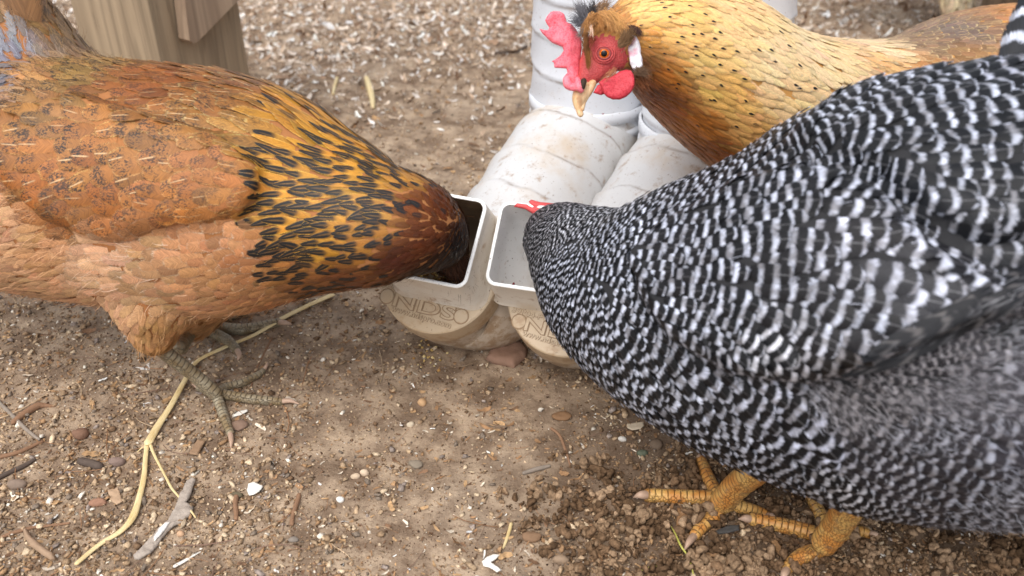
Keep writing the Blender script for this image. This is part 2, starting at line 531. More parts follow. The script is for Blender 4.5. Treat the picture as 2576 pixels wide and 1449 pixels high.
M_STONE = col_attr_mat('loose_stone', 0.85, 0.3, 700, 0.0005)
M_CHIP = col_attr_mat('dry_plant_bits', 0.8, 0.3, 260, 0.0003)
M_CLOD = col_attr_mat('crumbly_soil', 0.97, 0.35, 520, 0.0012, 0.1)

def patch(u, v, s=170, seed=77):
    return fbm(u / s, v / s, 3, seed) + 0.5

def d_gravel(u, v):
    left = 1 - smooth01(u, 560, 1050) * 0.86
    a = 1.6 * left * smooth01(v, 640, 800)
    b = 0.55 * smooth01(patch(u, v), 0.40, 0.60)
    top = 0.25 * (1 - smooth01(v, 300, 700))
    dirt = 1 - 0.75 * smooth01(u, 620, 800) * (1 - smooth01(u, 1350, 1500)) * smooth01(v, 900, 1050) * (1 - smooth01(patch(u, v, 120, 5), 0.45, 0.6))
    return np.clip((a * (0.35 + 0.65 * smooth01(patch(u, v, 130), 0.3, 0.6)) + b + top) * dirt, 0, 1)

def build_loose():
    small = [ico(1, 0.95, s, 0.6) for s in range(9)]
    n = 46000
    q, p = px_samples(n, d_gravel)
    t = (p - CAM) @ FWD
    r = np.clip(0.00124 * np.exp(RNG.normal(size=n) * 0.55), 0.0005, 0.0040)
    r *= np.where(q[:, 1] < 620, 1.1, 1.0)
    col = palette(n, [(180, 154, 124), (150, 125, 98), (206, 184, 154), (128, 114, 100), (224, 214, 198), (164, 130, 96), (116, 92, 70), (150, 136, 126)], [5, 5, 3, 2, 1.1, 2, 2, 1])
    p[:, 2] += r * 0.25
    rot = np.stack([RNG.normal(size=n) * 0.4, RNG.normal(size=n) * 0.4, RNG.uniform(0, 6.28, n)], 1)
    V, Fc, C = scatter(small, p, rot, np.stack([r * RNG.uniform(1, 1.5, n), r, r], 1), col)
    o = obj('gravel', V, Fc, M_STONE, None, {'col': C}, False); o['kind'] = 'stuff'
    # very fine grit everywhere
    tet = [(np.array([[1, 0, -.5], [-.6, .8, -.5], [-.6, -.8, -.5], [0, 0, .9], [.2, .5, .4]]), np.array([[0, 1, 3], [1, 2, 3], [2, 0, 3], [0, 1, 4], [1, 3, 4]]))]
    n = 52000
    q, p = px_samples(n, lambda u, v: 0.45 + 0.55 * patch(u, v, 90, 8))
    r = np.clip(0.00058 * np.exp(RNG.normal(size=n) * 0.45), 0.0003, 0.0017)
    rot = RNG.uniform(0, 6.28, (n, 3))
    col = palette(n, [(150, 120, 92), (190, 165, 135), (105, 78, 58), (225, 215, 200), (80, 62, 50)], [5, 3, 4, 0.9, 2])
    V, Fc, C = scatter(tet, p, rot, np.stack([r, r, r], 1), col)
    o = obj('soil_grit', V, Fc, M_STONE, None, {'col': C}, False); o['kind'] = 'stuff'
    # wood shavings: bent strips, densest in the background
    vs = []
    for s in range(8):
        r_ = np.random.default_rng(s + 40); k = 6
        x = np.linspace(-1, 1, k); w = 0.28 * r_.uniform(0.6, 1.4) * (1 - 0.5 * x ** 2) * (1 + 0.25 * r_.normal(size=k))
        b = r_.uniform(-0.6, 0.9); z = b * x * x * 0.6 + 0.05 * r_.normal(size=k); yy = r_.uniform(-.3, .3) * x * x
        Vv = np.vstack([np.stack([x, yy - w, z], 1), np.stack([x, yy + w, z + 0.12 * r_.normal()], 1)])
        fq = np.array([[i, i + 1, k + i + 1, k + i] for i in range(k - 1)])
        vs.append((Vv, fq))
    def d_shav(u, v):
        return np.clip(0.95 * (1 - smooth01(v + 260 * (patch(u, v, 210, 31) - .5) + 0.10 * np.abs(u - 700), 80, 430)) + 0.04 + 0.08 * smooth01(patch(u, v, 150, 99), 0.5, .65), 0, 1)
    n = 36000
    q, p = px_samples(n, d_shav, v0=-140)
    far = 1 - smooth01(q[:, 1], 150, 600)
    L = np.clip(0.0026 * np.exp(RNG.normal(size=n) * 0.5), 0.0010, 0.010) * (0.62 + 0.75 * far)
    rot = np.stack([RNG.normal(size=n) * (0.25 + 0.5 * far), RNG.normal(size=n) * (0.15 + 0.35 * far), RNG.uniform(0, 6.28, n)], 1)
    p[:, 2] += 0.0008 + 0.004 * far * RNG.random(n)
    c1 = palette(n, [(222, 206, 190), (200, 176, 152), (240, 232, 224), (160, 132, 108), (120, 94, 74)], [5, 4, 4, 2, 1.5])
    c2 = palette(n, [(176, 142, 104), (150, 116, 84), (214, 200, 180), (120, 92, 70), (235, 230, 222)], [4, 4, 1, 3, 0.5])
    col = np.where(far[:, None] > RNG.random((n, 1)), c1, c2)
    V, Fc, C = scatter(vs, p, rot, np.stack([L, L * RNG.uniform(0.6, 1.4, n), L], 1), col)
    o = obj('wood_shavings', V, Fc, M_CHIP, None, {'col': C}, False); o['kind'] = 'stuff'
    # fine twigs and needles
    k = 5
    vs = []
    for s in range(5):
        r_ = np.random.default_rng(s + 90); x = np.linspace(-1, 1, k); y = 0.12 * r_.normal() * x * x + 0.03 * r_.normal(size=k); z = 0.05 * np.ones(k)
        w = 0.022
        V3 = np.vstack([np.stack([x, y + w, z], 1), np.stack([x, y - w, z], 1), np.stack([x, y, z + 2 * w], 1)])
        fq = np.array([[a * k + i, a * k + i + 1, b * k + i + 1, b * k + i] for a, b in ((0, 2), (2, 1)) for i in range(k - 1)])
        vs.append((V3, fq))
    n = 900
    q, p = px_samples(n, lambda u, v: 0.25 + 0.7 * (1 - smooth01(u, 500, 1100)))
    L = np.clip(0.007 * np.exp(RNG.normal(size=n) * 0.5), 0.002, 0.02)
    rot = np.stack([np.zeros(n), RNG.normal(size=n) * 0.06, RNG.uniform(0, 6.28, n)], 1)
    p[:, 2] += 0.001
    V, Fc, C = scatter(vs, p, rot, np.stack([L, L, L * 0.8], 1), palette(n, [(150, 112, 82), (120, 95, 80), (185, 160, 130)], [3, 3, 1]))
    o = obj('fine_twigs_and_needles', V, Fc, M_CHIP, None, {'col': C}); o['kind'] = 'stuff'
    # crumbly clods in the scratched-up corner: clusters of lumps
    lumps = [ico(2, 0.75, 200 + s, 0.85) for s in range(8)]
    def d_clod(u, v):
        w = smooth01(u + 260 * (patch(u, v, 160, 12) - .5), 1230, 1560) * smooth01(v + 140 * (patch(u, v, 160, 13) - .5), 1110, 1270)
        return w
    cn = 1500
    q, p = px_samples(cn, d_clod, 1050, 1680, 1150, 3000)
    size = np.clip(0.0041 * np.exp(RNG.normal(size=cn) * 0.5), 0.0014, 0.0090)
    P2, S2, C2 = [], [], []
    base = palette(cn, [(120, 95, 72), (142, 117, 92), (100, 78, 58), (156, 130, 104)], [4, 3, 3, 1], 0.08)
    for i in range(cn):
        k = int(RNG.integers(5, 11))
        off = RNG.normal(size=(k, 3)) * size[i] * np.array([0.55, 0.55, 0.35]); off[:, 2] = np.abs(off[:, 2])
        P2.append(p[i] + off + [0, 0, 0.1 * size[i]]); S2.append(size[i] * RNG.uniform(0.28, 0.62, k)); C2.append(np.repeat(base[i:i + 1], k, 0) * RNG.uniform(0.88, 1.12, (k, 1)))
    P2, S2, C2 = np.vstack(P2), np.concatenate(S2), np.vstack(C2)
    n = len(P2)
    V, Fc, C = scatter(lumps, P2, RNG.uniform(0, 6.28, (n, 3)), np.stack([S2 * 1.1, S2, S2], 1), C2)
    o = obj('crumbly_soil_clods', V, Fc, M_CLOD, None, {'col': C}); o['kind'] = 'stuff'
    n = 6000
    q, p = px_samples(n, d_clod, 1050, 1680, 1150, 3000)
    r = np.clip(0.0009 * np.exp(RNG.normal(size=n) * 0.5), 0.0004, 0.003)
    V, Fc, C = scatter(small, p + np.array([0, 0, .0004]), RNG.uniform(0, 6.28, (n, 3)), np.stack([r * 1.2, r, r], 1), palette(n, [(114, 90, 68), (136, 112, 86), (96, 74, 54), (172, 148, 120)], [4, 3, 3, 0.6]))
    o = obj('soil_crumbs', V, Fc, M_CLOD, None, {'col': C}); o['kind'] = 'stuff'
build_loose()
# ---------------------------------------------------------------- wooden post
def wood_material(name, c1, c2, axis=2, scale=1.0):
    m = NT(name)
    x, y, z = m.sep(m.oc())[:3]
    ax = [x, y, z]
    along = ax[axis]; oth = [a for i, a in enumerate(ax) if i != axis]
    vec = m.comb(m.math('MULTIPLY', oth[0], 60.0 * scale), m.math('MULTIPLY', oth[1], 60.0 * scale), m.math('MULTIPLY', along, 3.0 * scale))
    n = m.noise(1.0, 5, 0.6, vec, dist=0.6)
    n2 = m.noise(0.25, 3, 0.5, vec, dist=0.3)
    f = m.noise(5.0, 3, 0.7, vec)
    ring = m.math('SINE', m.math('MULTIPLY', n2, 70.0))
    col = m.mix(m.ss(n, 0.3, 0.7), tuple(lin(c1)), tuple(lin(c2)))
    col = m.mix(m.ss(ring, 0.35, 1.0, 0, 0.32), col, tuple(lin(c1) * 0.5))
    col = m.mix(m.ss(f, 0.62, 0.72, 0, 0.45), col, tuple(lin(c1) * 0.35))
    st = m.noise(9.0, 4, 0.6, m.oc())
    col = m.mix(m.ss(st, 0.5, 0.75, 0, 0.3), col, tuple(lin((95, 90, 84))))
    return m.fin(Base_Color=col, Roughness=0.8, Specular_IOR_Level=0.2, Normal=m.bump(m.math('ADD', n, f), 0.6, 0.0012))

M_POST = wood_material('weathered_pine', (142, 124, 102), (170, 150, 124))
M_BRACE = wood_material('weathered_pine_brace', (146, 124, 104), (182, 158, 134), 2, 0.8)
M_GREYWOOD = wood_material('grey_weathered_wood', (110, 100, 90), (158, 148, 136), 2, 1.4)
M_DARKWOOD = wood_material('dark_brown_wood', (84, 70, 56), (110, 92, 74))  # the timber's own dark brown

def box_prism(name, poly, z0, z1, mat, parent, bev=0.003):
    import bmesh
    bm = bmesh.new()
    b = [bm.verts.new((x, y, z0)) for x, y in poly]; t = [bm.verts.new((x, y, z1)) for x, y in poly]
    n = len(poly)
    bm.faces.new(b[::-1]); bm.faces.new(t)
    for i in range(n): bm.faces.new((b[i], b[(i + 1) % n], t[(i + 1) % n], t[i]))
    bmesh.ops.recalc_face_normals(bm, faces=bm.faces)
    bmesh.ops.bevel(bm, geom=list(bm.edges), offset=bev, segments=2, affect='EDGES', profile=0.6)
    V = np.array([tuple(v.co) for v in bm.verts]); Fc = [tuple(v.index for v in f.verts) for f in bm.faces]; bm.free()
    return obj(name, V, Fc, mat, parent, None, False)

corner = G(464, 432)[:2]
al = math.radians(29.0); sz = 0.126
d1 = np.array([-math.cos(al), math.sin(al)]); d2 = np.array([math.sin(al), math.cos(al)])
post = thing('fence_post', 'thick square weathered wooden post rising behind the orange hen', 'post', (*corner, 0))
box_prism('post_timber', [tuple(corner), tuple(corner + d1 * sz), tuple(corner + (d1 + d2) * sz), tuple(corner + d2 * sz)], -0.03, 0.95, M_POST, post, 0.004)
# the end of a diagonal brace nailed on the post's right face
def on_plane(u, v, o, nv):
    d = FWD + (u - W / 2) / F * RT - (v - H / 2) / F * UP
    return CAM + d * (np.dot(o - CAM, nv) / np.dot(d, nv))
fn = np.array([d2[1], -d2[0], 0.0]); fn = fn if np.dot(fn, -d1.tolist()[0] * RT) > 0 else -fn
o3 = np.array([*corner, 0]) + fn * 0.002
pl = [on_plane(u, v, o3, fn) for u, v in ((434, -30), (450, 96), (459, 104), (470, 100), (640, -72), (560, -170), (440, -170))]
Vb = np.vstack([pl, np.array(pl) + fn * 0.016]); k = len(pl)
Fb = [tuple(range(k)), tuple(range(2 * k - 1, k - 1, -1))] + [(i, (i + 1) % k, k + (i + 1) % k, k + i) for i in range(k)]
obj('diagonal_brace', Vb, Fb, M_BRACE, post, None, False)
# grey board leaning and dark post at the upper right
c2 = G(2560, 330)[:2]
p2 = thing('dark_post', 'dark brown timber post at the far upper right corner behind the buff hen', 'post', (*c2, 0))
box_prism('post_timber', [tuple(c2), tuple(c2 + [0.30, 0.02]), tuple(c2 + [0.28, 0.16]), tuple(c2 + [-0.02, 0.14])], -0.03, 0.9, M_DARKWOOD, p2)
a, b = P(2548, 60, 1.38), P(2430, -160, 1.60)
dv = nrm(b - a)
a = a - dv * (a[2] / dv[2] - 0.0)
wv = nrm(np.cross(dv, FWD)) * 0.021; tv = nrm(np.cross(dv, wv)) * 0.010
cs = [-wv - tv, wv - tv, wv + tv, -wv + tv]
Vb = np.array([a + c for c in cs] + [b + c for c in cs])
o = obj('leaning_board', Vb, [(0, 1, 2, 3), (7, 6, 5, 4), (0, 4, 5, 1), (1, 5, 6, 2), (2, 6, 7, 3), (3, 7, 4, 0)], M_GREYWOOD, None, None, False)
tag(o, 'narrow pale grey board leaning at the upper right beside the dark post', 'board')

# ---------------------------------------------------------------- PVC feeders
def pvc_material(name, dirt, base=(222, 222, 220), brown=(150, 118, 84)):
    m = NT(name)
    seam = m.attr('seam', 2)
    p = m.oc()
    a = m.noise(14.0, 5, 0.65, p); b = m.noise(90.0, 5, 0.7, p); c = m.noise(420.0, 3, 0.7, p)
    z = m.sep(m.pos())[2]
    lowd = m.ss(z, 0.10, 0.005, 0.0, 0.42)
    col = m.mix(m.ss(m.math('ADD', a, lowd), 0.68 - dirt, 0.95 - dirt, 0, 0.70), tuple(lin(base)), tuple(lin((190, 166, 134))))
    col = m.mix(m.ss(m.math('ADD', b, m.math('MULTIPLY', lowd, 0.4)), 0.66 - dirt * 0.5, 0.82 - dirt * 0.3, 0, 0.75), col, tuple(lin(brown)))
    col = m.mix(m.ss(c, 0.64, 0.71, 0, 0.75), col, tuple(lin((110, 84, 60))))
    sb = m.math('MULTIPLY', seam, m.ss(m.noise(45.0, 3, 0.6, p), 0.36, 0.54, 0.06, 0.75))
    col = m.mix(sb, col, tuple(lin((128, 104, 82))))
    v = m.voro(70.0, m.mix(0.04, p, m.noise(30.0, 2, 0.5, p, out=1)))
    rn = m.noise(60.0, 1, 0.5, p)
    spot = m.math('MULTIPLY', m.ss(v, 0.10, 0.07), m.ss(rn, 0.60, 0.63))
    col = m.mix(spot, col, tuple(lin((140, 20, 40))))
    return m.fin(Base_Color=col, Roughness=0.42, Specular_IOR_Level=0.45, Normal=m.bump(m.math('ADD', a, m.math('MULTIPLY', b, 0.25)), 0.35, 0.0015))
M_PVC = pvc_material('white_pvc', 0.24, (206, 206, 206))
M_TAPE = pvc_material('white_plastic_wrap', 0.12, (214, 217, 223))
M_RIM = pvc_material('clean_rim_pvc', 0.03, (250, 250, 248))
M_WALL = pvc_material('mouth_wall_pvc', 0.22, (216, 208, 196), (150, 116, 84))
M_CAP = pvc_material('grimy_pvc', 0.22, (192, 174, 150), (166, 134, 100))
M_TUBE_IN = pvc_material('feeder_mouth_pvc', 0.12, (250, 248, 246), (170, 120, 70))
M_SEED = col_attr_mat('feed_grain', 0.7, 0.2, 300, 0.0002)

def resample(pts, n):
    c = catmull(pts, 200)
    d = np.concatenate([[0], np.cumsum(np.linalg.norm(np.diff(c, axis=0), axis=1))])
    s = np.linspace(0, d[-1], n)
    return np.stack([np.interp(s, d, c[:, i]) for i in range(3)], 1), s

def feeder(label, top, rr, C, Dc, M, side, e1px, seed, tint):
    root = thing('pvc_feeder', label, 'feeder', (C[0], C[1], 0), 'white pipe feeders standing on the dirt')
    rnd_ = np.random.default_rng(seed)
    B = np.array([top[0], top[1], 0.106])
    # upright pipe, wound in white plastic wrap
    def wrap(s, th):
        h = s / 0.034 - th / (2 * math.pi) + 0.35 * np.sin(th + seed)
        saw = (h % 1.0)
        wr = fbm(2.2 * np.cos(th) + 9 + seed, 2.2 * np.sin(th) + 9 + s * 16.0, 3, seed)
        wr2 = np.maximum(0, 0.10 - np.abs(fbm(1.6 * np.cos(th) + 19 + seed, 1.6 * np.sin(th) + 9 + s * 22.0, 2, seed + 4)))
        return 1 + 0.034 * (1 - saw) ** 4 + 0.030 * wr + 0.25 * wr2
    c, s = resample([B + [0, 0, 0.0], B + [0, 0, 0.15], B + [0, 0, 0.3], B + [0, 0, 0.75]], 300)
    V, Fc, A = sweep(c, np.full(len(c), rr * 0.975), 72, True, None, wrap, 2, (1, 0, 0))
    h = A[:, 0] / 0.034 - A[:, 1] / (2 * math.pi) + 0.35 * np.sin(A[:, 1] + seed)
    se = np.clip(1 - np.minimum(h % 1.0, 1 - h % 1.0) / 0.05, 0, 1)
    obj('wrapped_pipe', V, Fc, M_TAPE, root, {'seam': np.repeat(se[:, None], 4, 1)})
    # lower coupling rings on the upright
    def ring(center, ax, r, hgt, name, mat, lip=0.0022):
        prof = [(-hgt / 2, r - lip), (-hgt / 2 + 0.001, r), (hgt / 2 - 0.001, r), (hgt / 2, r - lip)]
        V, Fc, A = sweep([center + ax * q[0] for q in prof], [q[1] for q in prof], 64, False, None, None, 2, (1, 0.1, 0))
        return obj(name, V, Fc, mat, root)
    z = np.array([0, 0, 1.0])
    for k, (h, w) in enumerate(((0.028, 0.012), (0.010, 0.010))):
        ring(B + z * h, z, rr * (1.035 - 0.008 * k), w, 'coupling_ring', M_TAPE)
    # elbow body
    N = nrm(Dc * 0 + M['N'])
    path = [B + [0, 0, 0.012], B + (C - B) * 0.10 + [0, 0, -0.004], B + (C - B) * 0.33, B + (C - B) * 0.7, C, Dc - N * 0.050, Dc - N * 0.026, Dc - N * 0.004]
    c, s = resample(path, 160)
    tot = s[-1]
    def body(s_, th):
        wr = fbm(2 * np.cos(th) + 9 + seed, 2 * np.sin(th) + 9 + s_ * 25.0, 3, seed + 3)
        h = (s_ - 0.02) / 0.047 + 0.16 * np.sin(th + 0.8) + 0.5 * fbm(1.3 * np.cos(th) + 5, 1.3 * np.sin(th) + 5, 2, seed + 1)
        saw = h % 1.0
        on = smooth01(np.float64(s_), 0.015, 0.03) * smooth01(np.float64(s_), tot - 0.055, tot - 0.085)
        return 1 + on * 0.040 * (1 - saw) ** 5 + 0.030 * wr * on
    def outside_mouth(V, Fc):
        e2_ = np.cross(N, M['e1']); b_ = M['M'] - N * float(np.dot(M['M'] - Dc, N)); hh = M['side'] / 2 - 0.0012
        def k_(f):
            c_ = V[list(f)].mean(0) - b_
            return not (abs(c_ @ M['e1']) < hh and abs(c_ @ e2_) < hh and c_ @ N > -0.022)
        return [f for f in Fc if k_(f)]
    er = rr * 0.985 + (M['R'] - 0.0035 - rr * 0.985) * smooth01(s, tot - 0.085, tot - 0.030)
    V, Fc, A = sweep(c, er, 72, False, None, body, 2, (1, 0, 0))
    Fc = outside_mouth(V, Fc)
    h = (A[:, 0] - 0.02) / 0.047 + 0.16 * np.sin(A[:, 1] + 0.8) + 0.5 * fbm(1.3 * np.cos(A[:, 1]) + 5, 1.3 * np.sin(A[:, 1]) + 5, 2, seed + 1)
    se = np.clip(1 - np.minimum(h % 1.0, 1 - h % 1.0) / 0.05, 0, 1) * smooth01(A[:, 0], tot - 0.055, tot - 0.085)
    obj('elbow', V, Fc, M_PVC, root, {'seam': np.repeat(se[:, None], 4, 1)})
    # round lid on the elbow's end
    R = M['R']
    prof = [(-0.024, R - 0.003), (-0.022, R + 0.0012), (-0.010, R + 0.0008), (-0.001, R), (0.0, R - 0.0012)]
    V, Fc, A = sweep([Dc + N * q[0] for q in prof], [q[1] for q in prof], 96, False, None, None, 2, (1, 0.1, 0))
    Fc = outside_mouth(V, Fc)
    lid = obj('round_lid', V, Fc, M_CAP, root, None, False)
    for p in lid.data.polygons: p.use_smooth = True
    em = lid.data; 
    lid.modifiers.new('e', 'EDGE_SPLIT').split_angle = math.radians(35)
    # square mouth
    e1 = M['e1']; e2 = np.cross(N, e1)
    Mc = M['M']; hgt = float(np.dot(Mc - Dc, N))
    base = Mc - N * hgt
    h = M['side'] / 2
    def rr_ring(center, hw, cr, k=7):
        out = []
        for cx, cy, a0 in ((1, 1, 0), (-1, 1, 90), (-1, -1, 180), (1, -1, 270)):
            for j in range(k):
                a = math.radians(a0 + 90 * j / (k - 1))
                x = cx * (hw - cr) + cr * math.cos(a); y = cy * (hw - cr) + cr * math.sin(a)
                out.append(center + x * e1 + y * e2)
        return np.array(out)
    w = 0.0026
    rings = [rr_ring(base + N * 0.0004, h + 0.0045, 0.011), rr_ring(base + N * 0.004, h + 0.0018, 0.0095), rr_ring(Mc - N * 0.001, h, 0.0085), rr_ring(Mc - N * 0.0003, h - 0.0004, 0.0082), rr_ring(Mc, h - 0.001, 0.008),
             rr_ring(Mc, h - w + 0.0004, 0.0065), rr_ring(Mc - N * 0.0005, h - w, 0.006)]
    n = len(rings[0])
    def loft_rings(rings, close=None):
        V = np.vstack(rings); Fc = []
        for i in range(len(rings) - 1):
            Fc += [(i * n + j, i * n + (j + 1) % n, (i + 1) * n + (j + 1) % n, (i + 1) * n + j) for j in range(n)]
        return V, Fc
    V, Fc = loft_rings(rings[:3])
    t = obj('square_mouth', V, Fc, M_WALL, root)
    V, Fc = loft_rings(rings[2:])
    obj('mouth_rim', V, Fc, M_RIM, root)
    # inside walls, stained towards the bottom, the left feeder's coloured dark for shade, and the feed lying in them
    deep = Dc - N * 0.030
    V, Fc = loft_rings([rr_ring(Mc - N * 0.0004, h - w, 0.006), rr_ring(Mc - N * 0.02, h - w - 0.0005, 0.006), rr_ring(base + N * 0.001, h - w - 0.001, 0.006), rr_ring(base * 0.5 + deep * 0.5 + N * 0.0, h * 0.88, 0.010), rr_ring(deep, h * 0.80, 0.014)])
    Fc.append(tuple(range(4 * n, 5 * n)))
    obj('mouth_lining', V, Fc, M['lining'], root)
    # flat face of the lid, open where the mouth passes through
    ring_o = [Dc + (R - 0.0011) * (math.cos(a) * e1 + math.sin(a) * e2) for a in np.linspace(0, 2 * math.pi, 96, endpoint=False)]
    ring_i = list(rr_ring(base, h - 0.001, 0.008, 5))
    to2 = lambda p: ((p - Dc) @ e1, (p - Dc) @ e2)
    o2 = [to2(p) for p in ring_o]; i2 = [to2(p) for p in ring_i]
    vv, ee, ff, *_ = delaunay_2d_cdt([Vector(p) for p in o2 + i2], [(i, (i + 1) % 96) for i in range(96)] + [(96 + i, 96 + (i + 1) % len(i2)) for i in range(len(i2))], [], 0, 1e-7)
    Q = np.array([tuple(p) for p in vv]); keepf = []
    for f in ff:
        c_ = Q[list(f)].mean(0)
        if in_poly(c_[:1], c_[1:], o2)[0] and not in_poly(c_[:1], c_[1:], i2)[0]: keepf.append(tuple(f))
    obj('lid_face', Dc + Q[:, :1] * e1 + Q[:, 1:2] * e2, keepf, M_CAP, lid, None, False)
    q = RNG.uniform(-1, 1, (420, 2)) * (h * 0.78)
    pos = deep + N * 0.001 + q[:, :1] * e1 + q[:, 1:] * e2 + RNG.random((420, 1)) * 0.003 * N
    V, Fc, Cc = scatter([ico(1, 0.4, 5)], pos, RNG.uniform(0, 6.28, (420, 3)), np.full((420, 3), 0.0022) * RNG.uniform(0.7, 1.2, (420, 1)), palette(420, [(190, 150, 90), (160, 118, 70), (214, 186, 120)], [3, 3, 2]))
    g = obj('feed_grain', V, Fc, M_SEED, root, {'col': Cc}); g['kind'] = 'stuff'
    # raised writing and studs on the lid
    def lid_pt(u, v): return on_plane(u, v, Dc + N * 0.0002, N)
    def text(body, p0, p1, name, ext=0.0005, ys=1.0, bold=0.0, mat=None, par=None):
        cu = bpy.data.curves.new('t', 'FONT'); cu.body = body; cu.extrude = ext; cu.offset = bold
        cu.bevel_depth = 0.00012 if False else 0.0
        to = bpy.data.objects.new('t', cu); COL.objects.link(to)
        dg = bpy.context.evaluated_depsgraph_get(); me = bpy.data.meshes.new_from_object(to.evaluated_get(dg))
        bpy.data.objects.remove(to)
        n_ = len(me.vertices); V = np.zeros(n_ * 3, np.float32); me.vertices.foreach_get('co', V); V = V.reshape(-1, 3).astype(float)
        Fc = [tuple(p.vertices) for p in me.polygons]
        x = nrm(p1 - p0); y = np.cross(N, x)
        wd = V[:, 0].max() - V[:, 0].min() - 2 * bold; x0 = V[:, 0].min() + bold
        k = np.linalg.norm(p1 - p0) / wd
        V = p0 + (V[:, :1] - x0) * k * x + V[:, 1:2] * k * ys * y + (V[:, 2:] ) * N
        return obj(name, V, Fc, mat or M_CAP, par or root, None, False)
    for tx in M['texts']:
        tb = text(tx[0], lid_pt(*tx[1]), lid_pt(*tx[2]), tx[3], tx[4], tx[5])
        text(tx[0], lid_pt(*tx[1]), lid_pt(*tx[2]), 'groove', 0.00012, tx[5], 0.04, M_GROOVE, tb)
    for (u, v, r_) in M['studs']:
        c0 = lid_pt(u, v); r_ = r_ * depth(c0) / F
        prof = [(0, r_ + .0003), (0.0006, r_), (0.0008, r_ - 0.0006), (0.0003, r_ - 0.0010), (0.0003, 0.0003)]
        V, Fc, A = sweep([c0 + N * q_[0] for q_ in prof], [q_[1] for q_ in prof], 32, False, None, None, 2, (1, 0.1, 0))
        sd = obj('stud', V, Fc, M_CAP, root, None, False)
        V, Fc, A = sweep([c0 + N * q_[0] for q_ in ((0, 0), (0.0001, 0))], [r_ + 0.0011, r_ - 0.0002], 32, False, None, None, 2, (1, 0.1, 0))
        obj('groove', V, Fc, M_GROOVE, sd, None, False)
    return root

M_GROOVE = simple('grimy_groove', lin((150, 126, 100)), 0.8)
M_LIN_SHADED = pvc_material('shade_toned_lining', 0.3, (120, 104, 88), (70, 54, 42))  # dark base colour paints in the shade inside the left mouth
def mouth_frame(Mpx, t, e1px):
    N = nrm(-0.0075 * RT + 0.0105 * UP - 0.038 * FWD)
    e = e1px[0] * RT - e1px[1] * UP
    e1 = nrm(e - N * np.dot(e, N))
    return N, e1
N1, e11 = mouth_frame(None, 0, (1, 0.255))
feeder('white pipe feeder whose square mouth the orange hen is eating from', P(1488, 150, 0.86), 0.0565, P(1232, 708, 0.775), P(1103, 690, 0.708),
       dict(N=N1, lining=M_LIN_SHADED, e1=e11, M=P(1088, 594, 0.664), side=0.0685, R=0.0470,
            texts=[('NDS', (988, 768), (1139, 807), 'raised_logo', 0.0008, .58), ('www.ndspro.com', (983, 781), (1132, 826), 'raised_web_address', 0.0006, .95), ('9P04-PVC', (958, 722), (1062, 752), 'raised_product_code', 0.0005, .8), ('S&D', (1092, 758), (1160, 778), 'raised_product_code', 0.0005, .7)],
            studs=[(974, 745, 17), (1160, 796, 17)]), 0.0685, None, 3, 0)
feeder('white pipe feeder whose square mouth the barred hen is eating from', P(1812, 60, 0.775), 0.0600, P(1545, 745, 0.765), P(1430, 745, 0.692),
       dict(N=N1, lining=M_TUBE_IN, e1=nrm(e11 + 0.05 * np.cross(N1, e11)), M=P(1347, 622, 0.662), side=0.0652, R=0.0470,
            texts=[('NDS', (1318, 830), (1469, 869), 'raised_logo', 0.0008, .58), ('www.ndspro.com', (1313, 843), (1462, 888), 'raised_web_address', 0.0006, .95), ('39P04-PVC', (1288, 784), (1392, 814), 'raised_product_code', 0.0005, .8), ('S&D', (1422, 820), (1490, 840), 'raised_product_code', 0.0005, .7)],
            studs=[(1306, 809, 17), (1490, 858, 17)]), 0.067, None, 8, 0)
# ---------------------------------------------------------------- hens
def ctl_fields(bvh, ctl, mirror=None):
    """control rows: u,v, dx,dy, L,Wd, fc,fe, spot,speck, fluff,shaft,bars,pointed, spacing"""
    pts, ch = [], []
    for r in ctl:
        u, v, dx, dy, L, Wd, fc, fe, spot, speck, fluff, shaft, bars, ptd = r
        d = nrm(FWD + (u - W / 2) / F * RT - (v - H / 2) / F * UP)
        hit = bvh.ray_cast(Vector(CAM), Vector(d))
        if hit[0] is None:
            hit = bvh.find_nearest(Vector(P(u, v, 0.65)))
        p = np.array(hit[0]); k = depth(p) / F
        dr = nrm(dx * RT - dy * UP)
        dr = dr + 0.0 * FWD
        nv = np.array(hit[1]); dr = nrm(dr - nv * np.dot(dr, nv))
        pts.append(p); ch.append(np.concatenate([dr, [L * k, Wd * k], lin(fc), lin(fe), [spot, speck, fluff, shaft, bars, ptd]]))
    return np.array(pts), np.array(ch)

def interp(p, pts, ch, power=2.2, eps=0.004):
    d2 = ((p[:, None, :] - pts[None]) ** 2).sum(2) + eps ** 2
    w = d2 ** (-power)
    w /= w.sum(1, keepdims=True)
    return w @ ch

ROWV = np.array([0.0, 0.22, 0.44, 0.62, 0.78, 0.90, 1.0])
COLU = np.array([-1.0, -0.5, 0.0, 0.5, 1.0])

